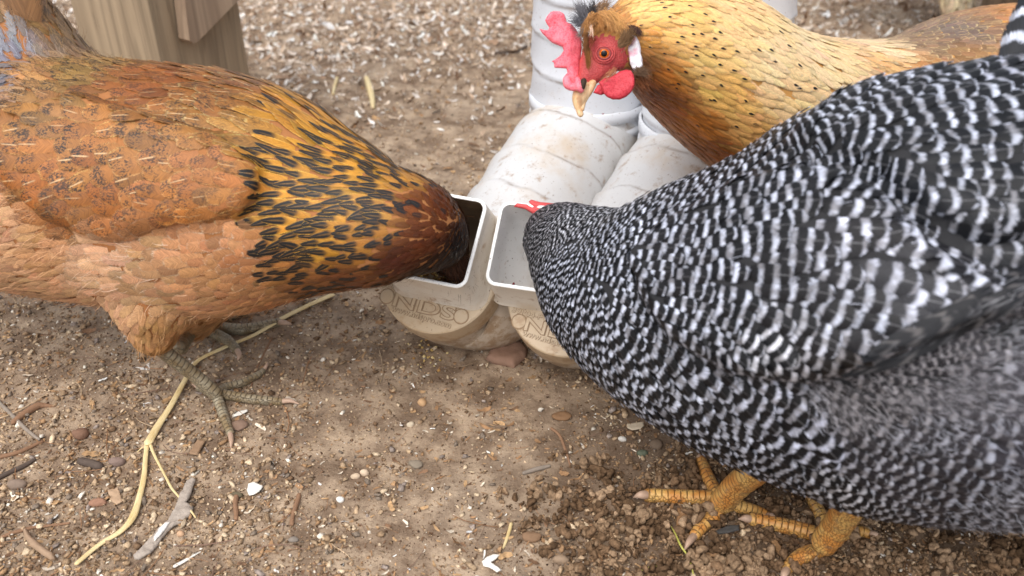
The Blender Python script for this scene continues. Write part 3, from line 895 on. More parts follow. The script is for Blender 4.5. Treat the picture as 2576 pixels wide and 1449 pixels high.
def feather_mesh_data(rows_p, rows_n, rows_d, L, Wd, ch, rnd, lift, ptd, curl=0.12):
    """rows_* (n,7,3). returns V (n,35,3) + attrs"""
    n = len(L); nr, nc = len(ROWV), len(COLU)
    v = ROWV[None]
    w_round = np.where(v < 0.55, 0.60 + 0.40 * np.sin(v / 0.55 * math.pi / 2), np.sqrt(np.clip(1 - ((v - 0.55) / 0.45) ** 2.1, 0.02, 1)))
    w_point = np.where(v < 0.4, 0.55 + 0.45 * np.sin(v / 0.4 * math.pi / 2), np.clip(1 - ((v - 0.4) / 0.6) ** 1.7, 0.06, 1))
    w = (1 - ptd[:, None]) * w_round + ptd[:, None] * w_point
    lat = nrm(np.cross(rows_n, rows_d))
    off = lift[:, None] * (0.10 + v ** 1.1) + 0.0002
    base = rows_p + off[..., None] * rows_n
    u = COLU[None, None, :]
    V = base[:, :, None, :] + (u * w[..., None] * (Wd[:, None, None] / 2))[..., None] * lat[:, :, None, :] \
        - ((u ** 2) * (Wd[:, None, None] * curl) * w[..., None])[..., None] * rows_n[:, :, None, :]
    fuv = np.zeros((n, nr, nc, 3)); fuv[..., 0] = u; fuv[..., 1] = v[..., None]; fuv[..., 2] = rnd[:, None, None]
    return V.reshape(n, nr * nc, 3), fuv.reshape(n, nr * nc, 3)

FQ = []
for i in range(len(ROWV) - 1):
    for j in range(len(COLU) - 1):
        a = i * len(COLU) + j
        FQ.append((a, a + 1, a + len(COLU) + 1, a + len(COLU)))
FQ = np.array(FQ)

def expand_attrs(ch, k):
    n = len(ch)
    fc = np.hstack([ch[:, 5:8], ch[:, 11:12]]); fe = np.hstack([ch[:, 8:11], ch[:, 12:13]])
    fq = ch[:, 13:16]
    return {'fc': np.repeat(fc, k, 0), 'fe': np.repeat(fe, k, 0), 'fq': np.repeat(fq, k, 0)}

def plumage(root, V, Fc, ctl, mat, seed, n_try=60000, lift_k=0.085, keep=None, dens=(0.42, 0.44), single=300, jit=0.16, barred=False, curl=0.12):
    """cover a body with overlapping feathers that follow the control rows"""
    r = np.random.default_rng(seed)
    VN = vnormals(V, Fc)
    tris = []
    for f in Fc:
        tris.append((f[0], f[1], f[2]))
        if len(f) == 4: tris.append((f[0], f[2], f[3]))
    tris = np.array(tris)
    bvh = BVHTree.FromPolygons([Vector(p) for p in V], [tuple(map(int, t)) for t in tris])
    pts, ch = ctl_fields(bvh, ctl)
    a, b, c = V[tris[:, 0]], V[tris[:, 1]], V[tris[:, 2]]
    area = np.linalg.norm(np.cross(b - a, c - a), axis=1) / 2
    Ct = interp((a + b + c) / 3, pts, ch); area = area / (Ct[:, 3] * Ct[:, 4])
    ti = r.choice(len(tris), n_try, p=area / area.sum())
    s = np.sqrt(r.random(n_try)); q = r.random(n_try)
    w0, w1, w2 = 1 - s, s * (1 - q), s * q
    X = w0[:, None] * a[ti] + w1[:, None] * b[ti] + w2[:, None] * c[ti]
    N = nrm(w0[:, None] * VN[tris[ti, 0]] + w1[:, None] * VN[tris[ti, 1]] + w2[:, None] * VN[tris[ti, 2]])
    C = interp(X, pts, ch)
    if keep is not None:
        k = keep(X, N); X, N, C = X[k], N[k], C[k]
    D = C[:, :3]; D = nrm(D - N * (D * N).sum(1, keepdims=True))
    L, Wd = C[:, 3], C[:, 4]
    acc = np.zeros(len(X), bool); ap = np.zeros((0, 3))
    Lt = nrm(np.cross(N, D))
    cell = {}
    cs = 0.012
    keys = np.floor(X / cs).astype(int)
    for i in range(len(X)):
        kx, ky, kz = keys[i]
        ok = True
        for dx in (-1, 0, 1):
            for dy in (-1, 0, 1):
                for dz in (-1, 0, 1):
                    for j in cell.get((kx + dx, ky + dy, kz + dz), ()):
                        dd = X[j] - X[i]
                        x = dd[0] * D[i, 0] + dd[1] * D[i, 1] + dd[2] * D[i, 2]
                        y = dd[0] * Lt[i, 0] + dd[1] * Lt[i, 1] + dd[2] * Lt[i, 2]
                        if (x / (dens[0] * L[i])) ** 2 + (y / (dens[1] * Wd[i])) ** 2 < 1: ok = False; break
                    if not ok: break
                if not ok: break
            if not ok: break
        if ok:
            acc[i] = True; cell.setdefault((kx, ky, kz), []).append(i)
    X, N, C, D = X[acc], N[acc], C[acc], D[acc]
    n = len(X)
    ang = r.normal(size=n) * jit
    Lt = nrm(np.cross(N, D))
    D = nrm(D * np.cos(ang)[:, None] + Lt * np.sin(ang)[:, None])
    L = C[:, 3] * r.uniform(0.85, 1.15, n); Wd = C[:, 4] * r.uniform(0.88, 1.12, n)
    C = C.copy()
    C[:, 5:11] = np.clip(C[:, 5:11] * (1 + 0.14 * r.normal(size=(n, 1))) * (1 + (0.0 if mat is M_BARRED else 0.03) * r.normal(size=(n, 6))), 0.004, 3.0)
    for q0 in (5, 8):
        mx = C[:, q0:q0 + 3].max(1, keepdims=True); C[:, q0:q0 + 3] *= np.minimum(1, 0.86 / mx)
    rnd = r.random(n)
    # march the rows over the surface; root is placed upstream so that X is near the tip third
    nr = len(ROWV)
    RP = np.zeros((n, nr, 3)); RN = np.zeros((n, nr, 3)); RD = np.zeros((n, nr, 3))
    tv = [[int(i) for i in t] for t in tris]
    def near(p):
        h = bvh.find_nearest(Vector(p))
        t = tv[h[2]]; hp = np.array(h[0])
        w = 1 / (np.linalg.norm(V[t] - hp, axis=1) + 1e-5)
        return hp, nrm((VN[t] * w[:, None]).sum(0))
    for i in range(n):
        p = X[i]; nv = N[i]; d = D[i]
        RP[i, 0], RN[i, 0], RD[i, 0] = p, nv, d
        for k in range(1, nr):
            p2, n2 = near(p + d * L[i] * (ROWV[k] - ROWV[k - 1]))
            if np.dot(n2, nv) < 0.3: n2 = nv; p2 = p + d * L[i] * (ROWV[k] - ROWV[k - 1])
            d = nrm(d - n2 * np.dot(d, n2)); p, nv = p2, n2
            RP[i, k], RN[i, k], RD[i, k] = p, nv, d
    lift = L * lift_k * r.uniform(0.7, 1.35, n) + 0.0003 + C[:, 13] * 0.001
    FV, fuv = feather_mesh_data(RP, RN, RD, L, Wd, C, rnd, lift, C[:, 16], curl)
    m = FV.shape[1]
    # which show largest
    cen = FV[:, 17]
    q = cen - CAM; t = q @ FWD
    pu, pv = W / 2 + F * (q @ RT) / t, H / 2 - F * (q @ UP) / t
    face = -(RN[:, 4] * nrm(q)).sum(1)
    vis = (pu > -10) & (pu < W + 10) & (pv > -10) & (pv < H + 10) & (face > 0.05)
    score = np.where(vis, L * Wd / t ** 2 * face, 0)
    order = np.argsort(-score)
    big = [i for i in order[:single] if score[i] > 0]
    rest = np.setdiff1d(np.arange(n), big)
    for i in big:
        at = expand_attrs(C[i:i + 1], m); at['fuv'] = fuv[i]
        obj('feather', FV[i], FQ, mat, root, at)
    at = expand_attrs(C[rest], m); at['fuv'] = fuv[rest].reshape(-1, 3)
    FF = (FQ[None] + (np.arange(len(rest)) * m)[:, None, None]).reshape(-1, 4)
    o = obj('plumage', FV[rest].reshape(-1, 3), FF, mat, root, at)
    o['kind'] = 'stuff'
    print('feathers', root.name, n)
    return bvh, pts, ch, near

def free_feather(root, name, pts3, wid, nv, ch, mat, ptd=0.0, curl=0.08, nrow=14, ncol=7, rnd=None):
    """one long feather along a 3-D path"""
    c = catmull(pts3, nrow); T = nrm(np.gradient(c, axis=0))
    v = np.linspace(0, 1, nrow)
    w = np.where(v < 0.3, 0.45 + 0.55 * np.sin(v / 0.3 * math.pi / 2), np.where(v < 0.8, 1.0, np.sqrt(np.clip(1 - ((v - 0.8) / 0.2) ** 2.2, 0.02, 1))))
    w = (1 - ptd) * w + ptd * np.clip(1 - v ** 2, 0.05, 1)
    u = np.linspace(-1, 1, ncol)
    V, uv = [], []
    for i in range(nrow):
        n_ = nrm(nv - T[i] * np.dot(nv, T[i])); l = np.cross(n_, T[i])
        for x in u:
            V.append(c[i] + x * w[i] * wid / 2 * l - x * x * wid * curl * n_); uv.append((x, v[i], 0))
    V = np.array(V); uv = np.array(uv); uv[:, 2] = RNG.random() if rnd is None else rnd
    Fc = np.array([(i * ncol + j, i * ncol + j + 1, (i + 1) * ncol + j + 1, (i + 1) * ncol + j) for i in range(nrow - 1) for j in range(ncol - 1)])
    at = expand_attrs(np.array(ch, float)[None], len(V)); at['fuv'] = uv
    return obj(name, V, Fc, mat, root, at)

def chrow(fc, fe, spot=0, speck=0, fluff=0, shaft=0, bars=0, ptd=0):
    return np.concatenate([[0] * 5, lin(fc), lin(fe), [spot, speck, fluff, shaft, bars, ptd]])

def barbs(root, name, X, N, D, Ln, wid, col, mat, seed, bend=0.5, lift=0.5):
    """fine separate barbs: narrow tapering strips"""
    r = np.random.default_rng(seed)
    n = len(X); k = 5
    s = np.linspace(0, 1, k)
    lat = nrm(np.cross(N, D) + 0.3 * r.normal(size=(n, 3)))
    Ln = Ln * r.uniform(0.6, 1.3, n)
    D2 = nrm(D + r.normal(size=(n, 3)) * 0.22)
    side = r.normal(size=(n, 1)) * bend
    pts = X[:, None] + (s[None, :, None] * Ln[:, None, None]) * D2[:, None] + (np.sin(s * math.pi * 0.5)[None, :, None] * (Ln * lift)[:, None, None]) * N[:, None] \
        + (s[None, :, None] ** 2) * (Ln[:, None] * side)[:, None, :] * lat[:, None] - (s[None, :, None] ** 2.5) * (Ln * lift * 0.6)[:, None, None] * N[:, None]
    w = (wid * (1 - s ** 1.5) + 0.00004)[None, :, None]
    V = np.stack([pts - lat[:, None] * w, pts + lat[:, None] * w], 2).reshape(n, 2 * k, 3)
    q = np.array([(2 * i, 2 * i + 1, 2 * i + 3, 2 * i + 2) for i in range(k - 1)])
    FF = (q[None] + (np.arange(n) * 2 * k)[:, None, None]).reshape(-1, 4)
    C = np.repeat(np.hstack([col, np.ones((n, 1))]), 2 * k, 0)
    o = obj(name, V.reshape(-1, 3), FF, mat, root, {'col': C}); o['kind'] = 'stuff'
    return o

def sample_surface(V, Fc, n, keepf, seed):
    r = np.random.default_rng(seed)
    VN = vnormals(V, Fc)
    tris = np.array([t for f in Fc for t in ([(f[0], f[1], f[2])] + ([(f[0], f[2], f[3])] if len(f) == 4 else []))])
    a, b, c = V[tris[:, 0]], V[tris[:, 1]], V[tris[:, 2]]
    cen = (a + b + c) / 3
    area = np.linalg.norm(np.cross(b - a, c - a), axis=1) * keepf(cen, nrm(np.cross(b - a, c - a)))
    ti = r.choice(len(tris), n, p=area / area.sum())
    s = np.sqrt(r.random(n)); q = r.random(n)
    X = (1 - s)[:, None] * a[ti] + (s * (1 - q))[:, None] * b[ti] + (s * q)[:, None] * c[ti]
    return X, nrm(VN[tris[ti, 0]] + VN[tris[ti, 1]] + VN[tris[ti, 2]])

def px_of(X):
    q = X - CAM; t = q @ FWD
    return W / 2 + F * (q @ RT) / t, H / 2 - F * (q @ UP) / t, t

def displace_poly(V, Fc, poly, amt, soft, dirs=None):
    N = vnormals(V, Fc)
    u, v, t = px_of(V)
    ins = in_poly(u, v, poly); d = poly_dist(u, v, poly)
    face = -(N * nrm(V - CAM)).sum(1)
    w = np.where(ins, smooth01(d, 0, soft), 0) * smooth01(face, -0.1, 0.25)
    return V + N * (amt * w)[:, None]

def skin_material(name, c1, c2, scale=300, rough=0.5, bumpd=0.0006, spec=0.4, cells=True, speck=None):
    m = NT(name)
    p = m.oc()
    n = m.noise(scale * 0.12, 4, 0.6, p)
    v = m.voro(scale * 3.0, p)
    col = m.mix(m.ss(n, 0.3, 0.7), tuple(lin(c1)), tuple(lin(c2)))
    col = m.mix(m.ss(v, 0.25, 0.65, 0, 0.30), col, tuple(lin(c2) * 1.25 + 0.02))
    if speck is not None:
        col = m.mix(m.ss(m.noise(scale * 0.4, 4, 0.7, p), 0.58, 0.66, 0, 0.8), col, tuple(lin(speck)))
    return m.fin(Base_Color=col, Roughness=rough, Specular_IOR_Level=spec, Normal=m.bump(v, 0.6, bumpd))

def leg_material(name, c_hi, c_lo, c_gap, grime):
    m = NT(name)
    s, th, r_ = m.sep(m.attr('la', 1))[:3]
    ws = m.math('ADD', s, m.math('MULTIPLY', m.math('SUBTRACT', m.noise(250.0, 2, 0.5, m.oc()), 0.5), 0.0010))
    saw = m.math('FRACT', m.math('MULTIPLY', ws, 1 / 0.0042))
    gap = m.math('MAXIMUM', m.ss(saw, 0.16, 0.0), m.ss(saw, 0.86, 1.0))
    top = m.ss(m.math('COSINE', th), 0.1, 0.5)
    vor = m.node('ShaderNodeTexVoronoi', 0, {'feature': 'DISTANCE_TO_EDGE'}, Vector=m.oc(), Scale=420.0)
    gp = m.mix(top, m.ss(vor, 0.10, 0.03), gap)
    n = m.noise(90.0, 4, 0.6, m.oc())
    col = m.mix(m.ss(n, 0.35, 0.65), tuple(lin(c_lo)), tuple(lin(c_hi)))
    col = m.mix(m.math('MULTIPLY', gp, 0.6), col, tuple(lin(c_gap)))
    col = m.mix(m.ss(m.noise(170.0, 4, 0.7, m.oc()), 0.58, 0.70, 0, 0.8), col, tuple(lin(grime)))
    h = m.math('SUBTRACT', 1.0, gp)
    return m.fin(Base_Color=col, Roughness=0.48, Specular_IOR_Level=0.5, Normal=m.bump(h, 0.9, 0.0012))

M_LEG_Y = leg_material('yellow_scaly_skin', (216, 172, 100), (200, 134, 64), (104, 70, 44), (134, 108, 82))
M_LEG_G = leg_material('olive_scaly_skin', (160, 148, 124), (136, 116, 84), (78, 66, 52), (150, 130, 104))
M_CLAW = simple('horn_claw', lin((184, 154, 132)), 0.4, 0.25, 200, 0.0002)

def foot(root, mat, shank, toes, fat=1.0):
    """shank: [(u,v,z,r_px)...]; toes: list of ([(u,v,r_px)...], claw [(u,v)..])"""
    parts = []
    def tube(C, R, seg=22):
        C = np.array(C); R = np.array(R)
        cc = catmull(np.hstack([C, R[:, None]]), 26)
        V, Fc, A = sweep(cc[:, :3], cc[:, 3], seg, True, None, lambda s, th: 1 + (0.055 * (1 - (s / 0.0042) % 1.0) - 0.03) * (np.cos(th) > -0.1) + 0.10 * np.maximum(0, -np.cos(th)) * np.sin(s / 0.011 * 3.14) ** 2, 4, (0, 0, 1))
        return V, Fc, A
    C = [np.array(P(u, v, t)) for u, v, t, r_ in shank]; R = [r_ * fat * t / F for u, v, t, r_ in shank]
    parts.append(tube(C, R))
    claws = []
    hub = C[-1]
    for toe, claw in toes:
        Cs, Rs = [], []
        for (u, v, r_) in toe:
            g = G(u, v, 0.006); rr = r_ * fat * depth(g) / F
            g = G(u, v, rr * 0.85 + ground_h(g[0], g[1])); Cs.append(g); Rs.append(rr)
        parts.append(tube([hub] + Cs if np.linalg.norm(hub - Cs[0]) < 0.02 else Cs, ([Rs[0]] if np.linalg.norm(hub - Cs[0]) < 0.02 else []) + Rs, 20))
        e = Cs[-1]; r0 = Rs[-1] * 0.72
        cl = [e, G(claw[0][0], claw[0][1], r0 * 1.0), G(claw[1][0], claw[1][1], 0.0008)]
        q = catmull(np.hstack([np.array(cl), np.array([[r0], [r0 * 0.8], [0.0004]])]), 10)
        claws.append(sweep(q[:, :3], q[:, 3], 12, True))
    V, Fc, A = join_parts(parts)
    leg = obj('leg', V, Fc, mat, root, {'la': A})
    for c in claws: obj('claw', c[0], c[1], M_CLAW, leg)
    return leg

M_BARB = col_attr_mat('down_barbs', 0.8, 0.1, 300, 0.0001)
def strands(root, name, rows, seed, k=6):
    """tufts of fine feathers; rows: u0,v0,u1,v1,t,spread_px,n,width_px,colour,curve"""
    r = np.random.default_rng(seed)
    Vs, Fs, Cs, base = [], [], [], 0
    for (u0, v0, u1, v1, t, sp, n, wd, colr, cv) in rows:
        c = lin(colr)
        for i in range(n):
            a, b = r.normal(size=2) * sp * 0.5; a2, b2 = r.normal(size=2) * sp * 0.75
            L = r.uniform(0.65, 1.15)
            p0 = P(u0 + a, v0 + b, t + r.normal() * 0.0015)
            p2 = P(u0 + (u1 - u0) * L + a2, v0 + (v1 - v0) * L + b2, t - 0.001 + r.normal() * 0.003)
            d = p2 - p0; side = nrm(np.cross(d, FWD)); pm = (p0 + p2) / 2 + side * np.linalg.norm(d) * (cv + 0.08 * r.normal()) - FWD * np.linalg.norm(d) * 0.15
            s = np.linspace(0, 1, k)[:, None]
            q = (1 - s) ** 2 * p0 + 2 * s * (1 - s) * pm + s ** 2 * p2
            w = wd * t / F * (1 - s ** 1.6) * 0.5 + 0.00003
            Vs += [q + side * w, q - side * w - FWD * 0]; 
            Fs += [(base + j, base + j + 1, base + k + j + 1, base + k + j) for j in range(k - 1)]
            Cs.append(np.repeat(np.append(np.clip(c * r.uniform(0.7, 1.25), 0, .9), 1)[None], 2 * k, 0)); base += 2 * k
    o = obj(name, np.vstack(Vs), np.array(Fs), M_BARB, root, {'col': np.vstack(Cs)})
    o['kind'] = 'stuff'
    return o

M_UNDER = simple('down_skin_brown', lin((168, 112, 68)), 0.9, 0.2)
M_UNDERG = simple('down_skin_grey', lin((44, 44, 46)), 0.9, 0.2)

# ================= orange hen at the left =================
def orange_hen():
    c = P(420, 480, 0.67)
    root = thing('hen', 'orange brown hen with gold and black spangled neck, head inside the left feeder mouth', 'hen', (c[0], c[1], 0))
    body = loft_px([(-330, 330, 90, .71), (-210, 380, 210, .70), (-60, 420, 280, .69), (100, 440, 300, .68), (270, 462, 305, .67), (420, 478, 308, .665), (560, 492, 306, .655), (700, 508, 272, .642),
                    (830, 535, 210, .628), (945, 562, 163, .612), (1030, 568, 130, .612), (1078, 584, 100, .632), (1105, 604, 74, .665), (1122, 628, 56, .69), (1135, 650, 50, .71)], seg=48)
    tailb = loft_px([(210, 330, 190, .675), (120, 250, 165, .68), (40, 120, 140, .68), (-20, 0, 110, .68), (-60, -120, 80, .68)], seg=32)
    th1 = loft_px([(400, 690, 130, .655), (390, 775, 112, .66), (388, 832, 62, .665)], seg=28)
    th2 = loft_px([(500, 720, 110, .72), (480, 790, 70, .745)], seg=24)
    V, Fc = remesh([body, tailb, th1, th2], 0.0042, 8)
    wing = [(-80, 300), (60, 270), (200, 235), (350, 285), (520, 330), (650, 400), (668, 470), (620, 545), (500, 560), (390, 580), (300, 606), (225, 600), (110, 545), (20, 470), (-80, 330)]
    V = displace_poly(V, Fc, wing, 0.009, 26)
    obj('body', V, Fc, M_UNDER, root)
    G1, G2 = (190, 132, 44), (232, 186, 88)
    OR, OE = (160, 100, 44), (200, 146, 88)
    BR, BE = (200, 142, 102), (240, 212, 184)
    PB, PE = (218, 172, 138), (244, 222, 198)
    FL = (196, 146, 104)
    ctl = [
        # neck hackle
        (760, 300, -1, -.45, 113, 26, G1, (205, 161, 113), .35, .35, .1, .5, 0, .7),
        (850, 380, -1, -.45, 96, 24, G1, G2, .8, .15, .1, .2, 0, .8),
        (950, 430, -1, -.35, 79, 21, G1, G2, .95, .05, .15, .1, 0, .8),
        (1040, 460, -1, -.40, 62, 20, (166, 115, 50), (203, 153, 76), .7, 0, .2, .1, 0, .7),
        (740, 420, -1, -.15, 113, 26, G1, G2, .75, .1, .1, .2, 0, .7),
        (850, 480, -1, -.10, 96, 26, G1, G2, 1.2, 0, .15, .1, 0, .7),
        (960, 520, -1, 0, 74, 24, (169, 119, 52), G2, 1.15, 0, .15, .1, 0, .7),
        (720, 540, -1, .05, 102, 26, G1, G2, 1.1, 0, .15, .1, 0, .6),
        (830, 600, -1, .12, 88, 26, G1, G2, 1.25, 0, .15, .1, 0, .6),
        (930, 620, -1, .15, 72, 24, (161, 108, 46), (199, 148, 74), 1.1, 0, .2, .1, 0, .6),
        (740, 660, -1, .12, 79, 26, (158, 107, 56), (197, 148, 88), 1.0, 0, .2, .1, 0, .5),
        (820, 720, -1, .2, 62, 24, (135, 84, 45), (170, 115, 70), .5, 0, .3, .1, 0, .4),
        (900, 700, -1, .2, 55, 21, (101, 57, 31), (132, 79, 47), .4, 0, .3, 0, 0, .4),
        # head
        (1060, 520, -1, -.1, 44, 21, (104, 54, 21), (147, 81, 35), .3, 0, .25, .1, 0, .4),
        (1110, 520, -1, -.3, 35, 18, (97, 48, 19), (140, 72, 31), .15, 0, .25, .1, 0, .4),
        (1080, 600, -1, .15, 42, 20, (86, 41, 17), (125, 63, 29), .1, 0, .3, .1, 0, .4),
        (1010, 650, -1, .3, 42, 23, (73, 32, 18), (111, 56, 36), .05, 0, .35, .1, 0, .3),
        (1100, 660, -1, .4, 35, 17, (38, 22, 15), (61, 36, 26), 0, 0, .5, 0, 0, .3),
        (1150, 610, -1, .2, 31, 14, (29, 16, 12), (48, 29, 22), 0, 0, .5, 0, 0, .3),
        # shoulder and back
        (640, 230, -1, -.05, 110, 48, (142, 91, 47), (205, 178, 126), 0, .75, 0.28, .9, 0, .45),
        (560, 300, -1, -.05, 105, 53, (145, 97, 50), (209, 182, 126), 0, .8, 0.28, .9, 0, .3),
        (650, 340, -1, -.12, 105, 46, (158, 113, 57), (212, 183, 117), 0, .55, 0.28, .8, 0, .5),
        (440, 210, -1, -.1, 99, 56, (134, 78, 37), (178, 122, 70), 0, .6, 0.28, .4, 0, .3),
        (330, 240, -1, -.1, 94, 56, (138, 83, 40), (190, 143, 84), 0, .8, 0.33, .6, 0, .2),
        (430, 320, -1, 0, 94, 56, (145, 97, 50), (196, 161, 103), 0, .9, 0.33, .9, 0, .2),
        (230, 180, -1, -.5, 89, 43, (141, 108, 60), (197, 173, 115), 0, 1., 0.43, .3, 0, .3),
        (160, 250, -1, -.4, 89, 48, (143, 103, 58), (187, 150, 93), 0, .9, 0.43, .3, 0, .3),
        (110, 90, -.7, -1, 94, 39, (126, 93, 54), (168, 136, 86), 0, .7, 0.48, .3, 0, .4),
        (48, 120, -.5, -1, 80, 30, (128, 130, 142), (168, 170, 180), 0, .1, 0.98, .2, 0, .4),
        (60, 40, -.6, -1, 90, 30, (146, 108, 72), (176, 140, 104), 0, .3, 0.78, .4, 0, .4),
        (15, 200, -.3, .6, 70, 26, (122, 122, 132), (158, 158, 166), 0, .1, 0.98, .2, 0, .3),
        (100, 190, -.8, -.6, 80, 34, (168, 122, 74), (200, 156, 104), 0, .8, 0.48, .4, 0, .3),
        (-20, 40, -.6, -1, 94, 48, (128, 96, 56), (164, 132, 84), 0, .6, 0.48, .5, 0, .3),
        # wing
        (60, 310, -1, .1, 105, 65, (154, 101, 49), (189, 140, 81), .0, 0.95, 0.28, .8, 0, 0),
        (250, 380, -1, .15, 99, 68, (157, 101, 48), (190, 144, 83), .0, 1.00, 0.28, 1., 0, 0),
        (420, 420, -1, .15, 94, 65, (155, 100, 49), (194, 146, 87), .0, 0.90, 0.28, 1., 0, 0),
        (560, 420, -1, .1, 86, 58, (157, 101, 53), (196, 150, 93), .0, 0.75, 0.28, .8, 0, 0),
        (130, 440, -1, .25, 99, 65, (152, 94, 43), (185, 133, 74), .0, 0.85, 0.28, .7, 0, 0),
        (300, 510, -1, .25, 89, 63, (144, 85, 35), (175, 117, 59), .0, 0.80, 0.28, .4, 0, 0),
        (480, 510, -1, .2, 81, 56, (151, 93, 40), (185, 132, 74), .0, 0.80, 0.28, .5, 0, 0),
        (610, 500, -1, .05, 73, 51, (157, 100, 51), (196, 150, 91), .0, 0.55, 0.33, .3, 0, 0),
        (170, 545, -1, .3, 89, 53, (141, 86, 41), (180, 132, 83), .0, 0.75, 0.28, .2, 0, 0),
        # breast
        (620, 590, -1, .1, 60, 43, BR, BE, .0, .05, 0.38, .1, 0, 0),
        (520, 600, -1, .1, 69, 46, BR, BE, 0, .05, 0.38, .1, 0, 0),
        (640, 660, -1, .15, 52, 39, (178, 120, 80), BE, 0, .0, 0.38, .1, 0, 0),
        (560, 680, -1, .15, 56, 41, (186, 135, 94), (254, 215, 175), 0, 0, 0.38, .1, 0, 0),
        (420, 640, -1, .1, 75, 46, (192, 145, 107), PE, 0, .05, 0.43, .1, 0, 0),
        (300, 640, -1, 0, 81, 46, PB, PE, 0, .1, 0.48, .1, 0, 0),
        (260, 690, -1, .1, 77, 48, PB, PE, 0, .15, 0.53, .1, 0, 0),
        (400, 740, -1, .2, 79, 53, (200, 157, 120), PE, 0, .1, 0.48, .1, 0, 0),
        (520, 760, -1, .2, 65, 43, (194, 145, 107), (254, 218, 181), 0, .0, 0.48, .1, 0, 0),
        (660, 740, -1, .15, 46, 34, (180, 129, 87), (241, 199, 155), 0, .0, 0.48, .1, 0, 0),
        (760, 760, -1, .2, 44, 29, (163, 110, 71), (216, 160, 110), .1, .0, 0.48, .1, 0, 0),
        # fluff: belly, thigh
        (120, 640, -1, .4, 69, 26, FL, (222, 173, 133), 0, 0, .6, .1, 0, .5),
        (40, 580, -1, .35, 69, 26, (197, 153, 118), (222, 173, 133), 0, 0, .65, .1, 0, .5),
        (60, 680, -1, .3, 63, 26, (194, 151, 116), (222, 173, 133), 0, 0, .65, .1, 0, .5),
        (190, 760, -1, .35, 63, 31, (196, 152, 117), (222, 173, 133), 0, 0, .5, .1, 0, .4),
        (300, 800, -.6, .8, 56, 29, (194, 151, 116), (222, 173, 133), 0, 0, .5, .1, 0, .4),
        (400, 820, 0, 1, 46, 24, (179, 134, 89), (212, 165, 118), 0, 0, .6, .0, 0, .4),
        (440, 860, .3, 1, 37, 19, (170, 121, 74), (202, 152, 103), 0, 0, .65, .0, 0, .4),
        (340, 865, -.4, 1, 37, 19, (175, 129, 83), (207, 161, 115), 0, 0, .65, .0, 0, .4),
    ]
    bvh, pts, ch, near = plumage(root, V, Fc, ctl, M_FEATHER, 21, 46000, lift_k=0.06, curl=0.06)
    # downy barbs along belly, thigh and tail base
    def kf(c_, n_):
        C = interp(c_, pts, ch); return np.clip(C[:, 13] - 0.40, 0, 1) + 0.002
    X, N = sample_surface(V, Fc, 5000, kf, 5)
    C = interp(X, pts, ch); D = nrm(C[:, :3] - N * (C[:, :3] * N).sum(1, keepdims=True))
    mixf = RNG.random((5000, 1))
    barbs(root, 'down', X + N * 0.002, N, D, 0.009 + 0 * N[:, 0], 0.00012, C[:, 5:8] * (1 - mixf) + C[:, 8:11] * mixf, M_BARB, 6)
    bd = [(1085 + 14 * i, 585 + 17 * i + 10 * j, 1120 + 15 * i, 640 + 18 * i + 10 * j, .652 + .006 * i, 26, 150, 1.6, (58, 38, 28) if (i + j) % 2 else (84, 52, 34), .1) for i in range(4) for j in range(2)]
    strands(root, 'beard', bd, 88)
    # tail coverts rising out of the frame and long folded flight feathers under the wing
    for k in range(9):
        a = -0.5 + k / 8.0
        p0 = P(45 - 60 * a, 130 + 50 * abs(a), .66 + 0.01 * a); p1 = P(-20 - 150 * a, -80, .65 + .02 * a); p2 = P(-80 - 240 * a, -300, .66 + 0.03 * a)
        free_feather(root, 'tail_feather', [p0, p1, p2], 0.026, nrm(CAM - p0) + 0.5 * UP * 0, chrow((132, 94, 60), (112, 90, 74), 0, .35, .5, .9), M_FEATHER)
    for k in range(7):
        y = 560 - 17 * k
        p0 = P(420 - 20 * k, y + 36, .575 + .0012 * k); p1 = P(150 - 15 * k, y - 10 - 6 * k, .572 + .0012 * k); p2 = P(-60, y - 110 - 10 * k, .60 + .0012 * k)
    # legs
    foot(root, M_LEG_G, [(395, 868, .672, 19), (430, 898, .680, 18), (485, 940, .695, 17), (540, 988, .706, 18)],
         [([(562, 992, 13), (636, 1004, 12), (706, 1010, 10)], [(730, 1008), (752, 1016)]),
          ([(552, 1014, 13), (565, 1052, 12), (579, 1088, 10)], [(582, 1108), (581, 1127)]),
          ([(566, 975, 11), (612, 962, 10), (650, 942, 9), (664, 930, 7)], [(670, 920), (674, 912)]),
          ([(520, 985, 10), (500, 975, 8)], [(492, 970), (484, 966)])])
    foot(root, M_LEG_G, [(455, 872, .705, 19), (468, 850, .722, 18), (490, 822, .752, 18), (515, 815, .772, 19)],
         [([(545, 822, 15), (610, 828, 14), (700, 811, 11)], [(718, 812), (734, 816)]),
          ([(528, 832, 13), (570, 854, 13), (596, 880, 11)], [(602, 893), (598, 906)]),
          ([(545, 806, 12), (590, 794, 10), (620, 788, 9)], [(632, 786), (644, 786)])])
    return root
orange_hen()

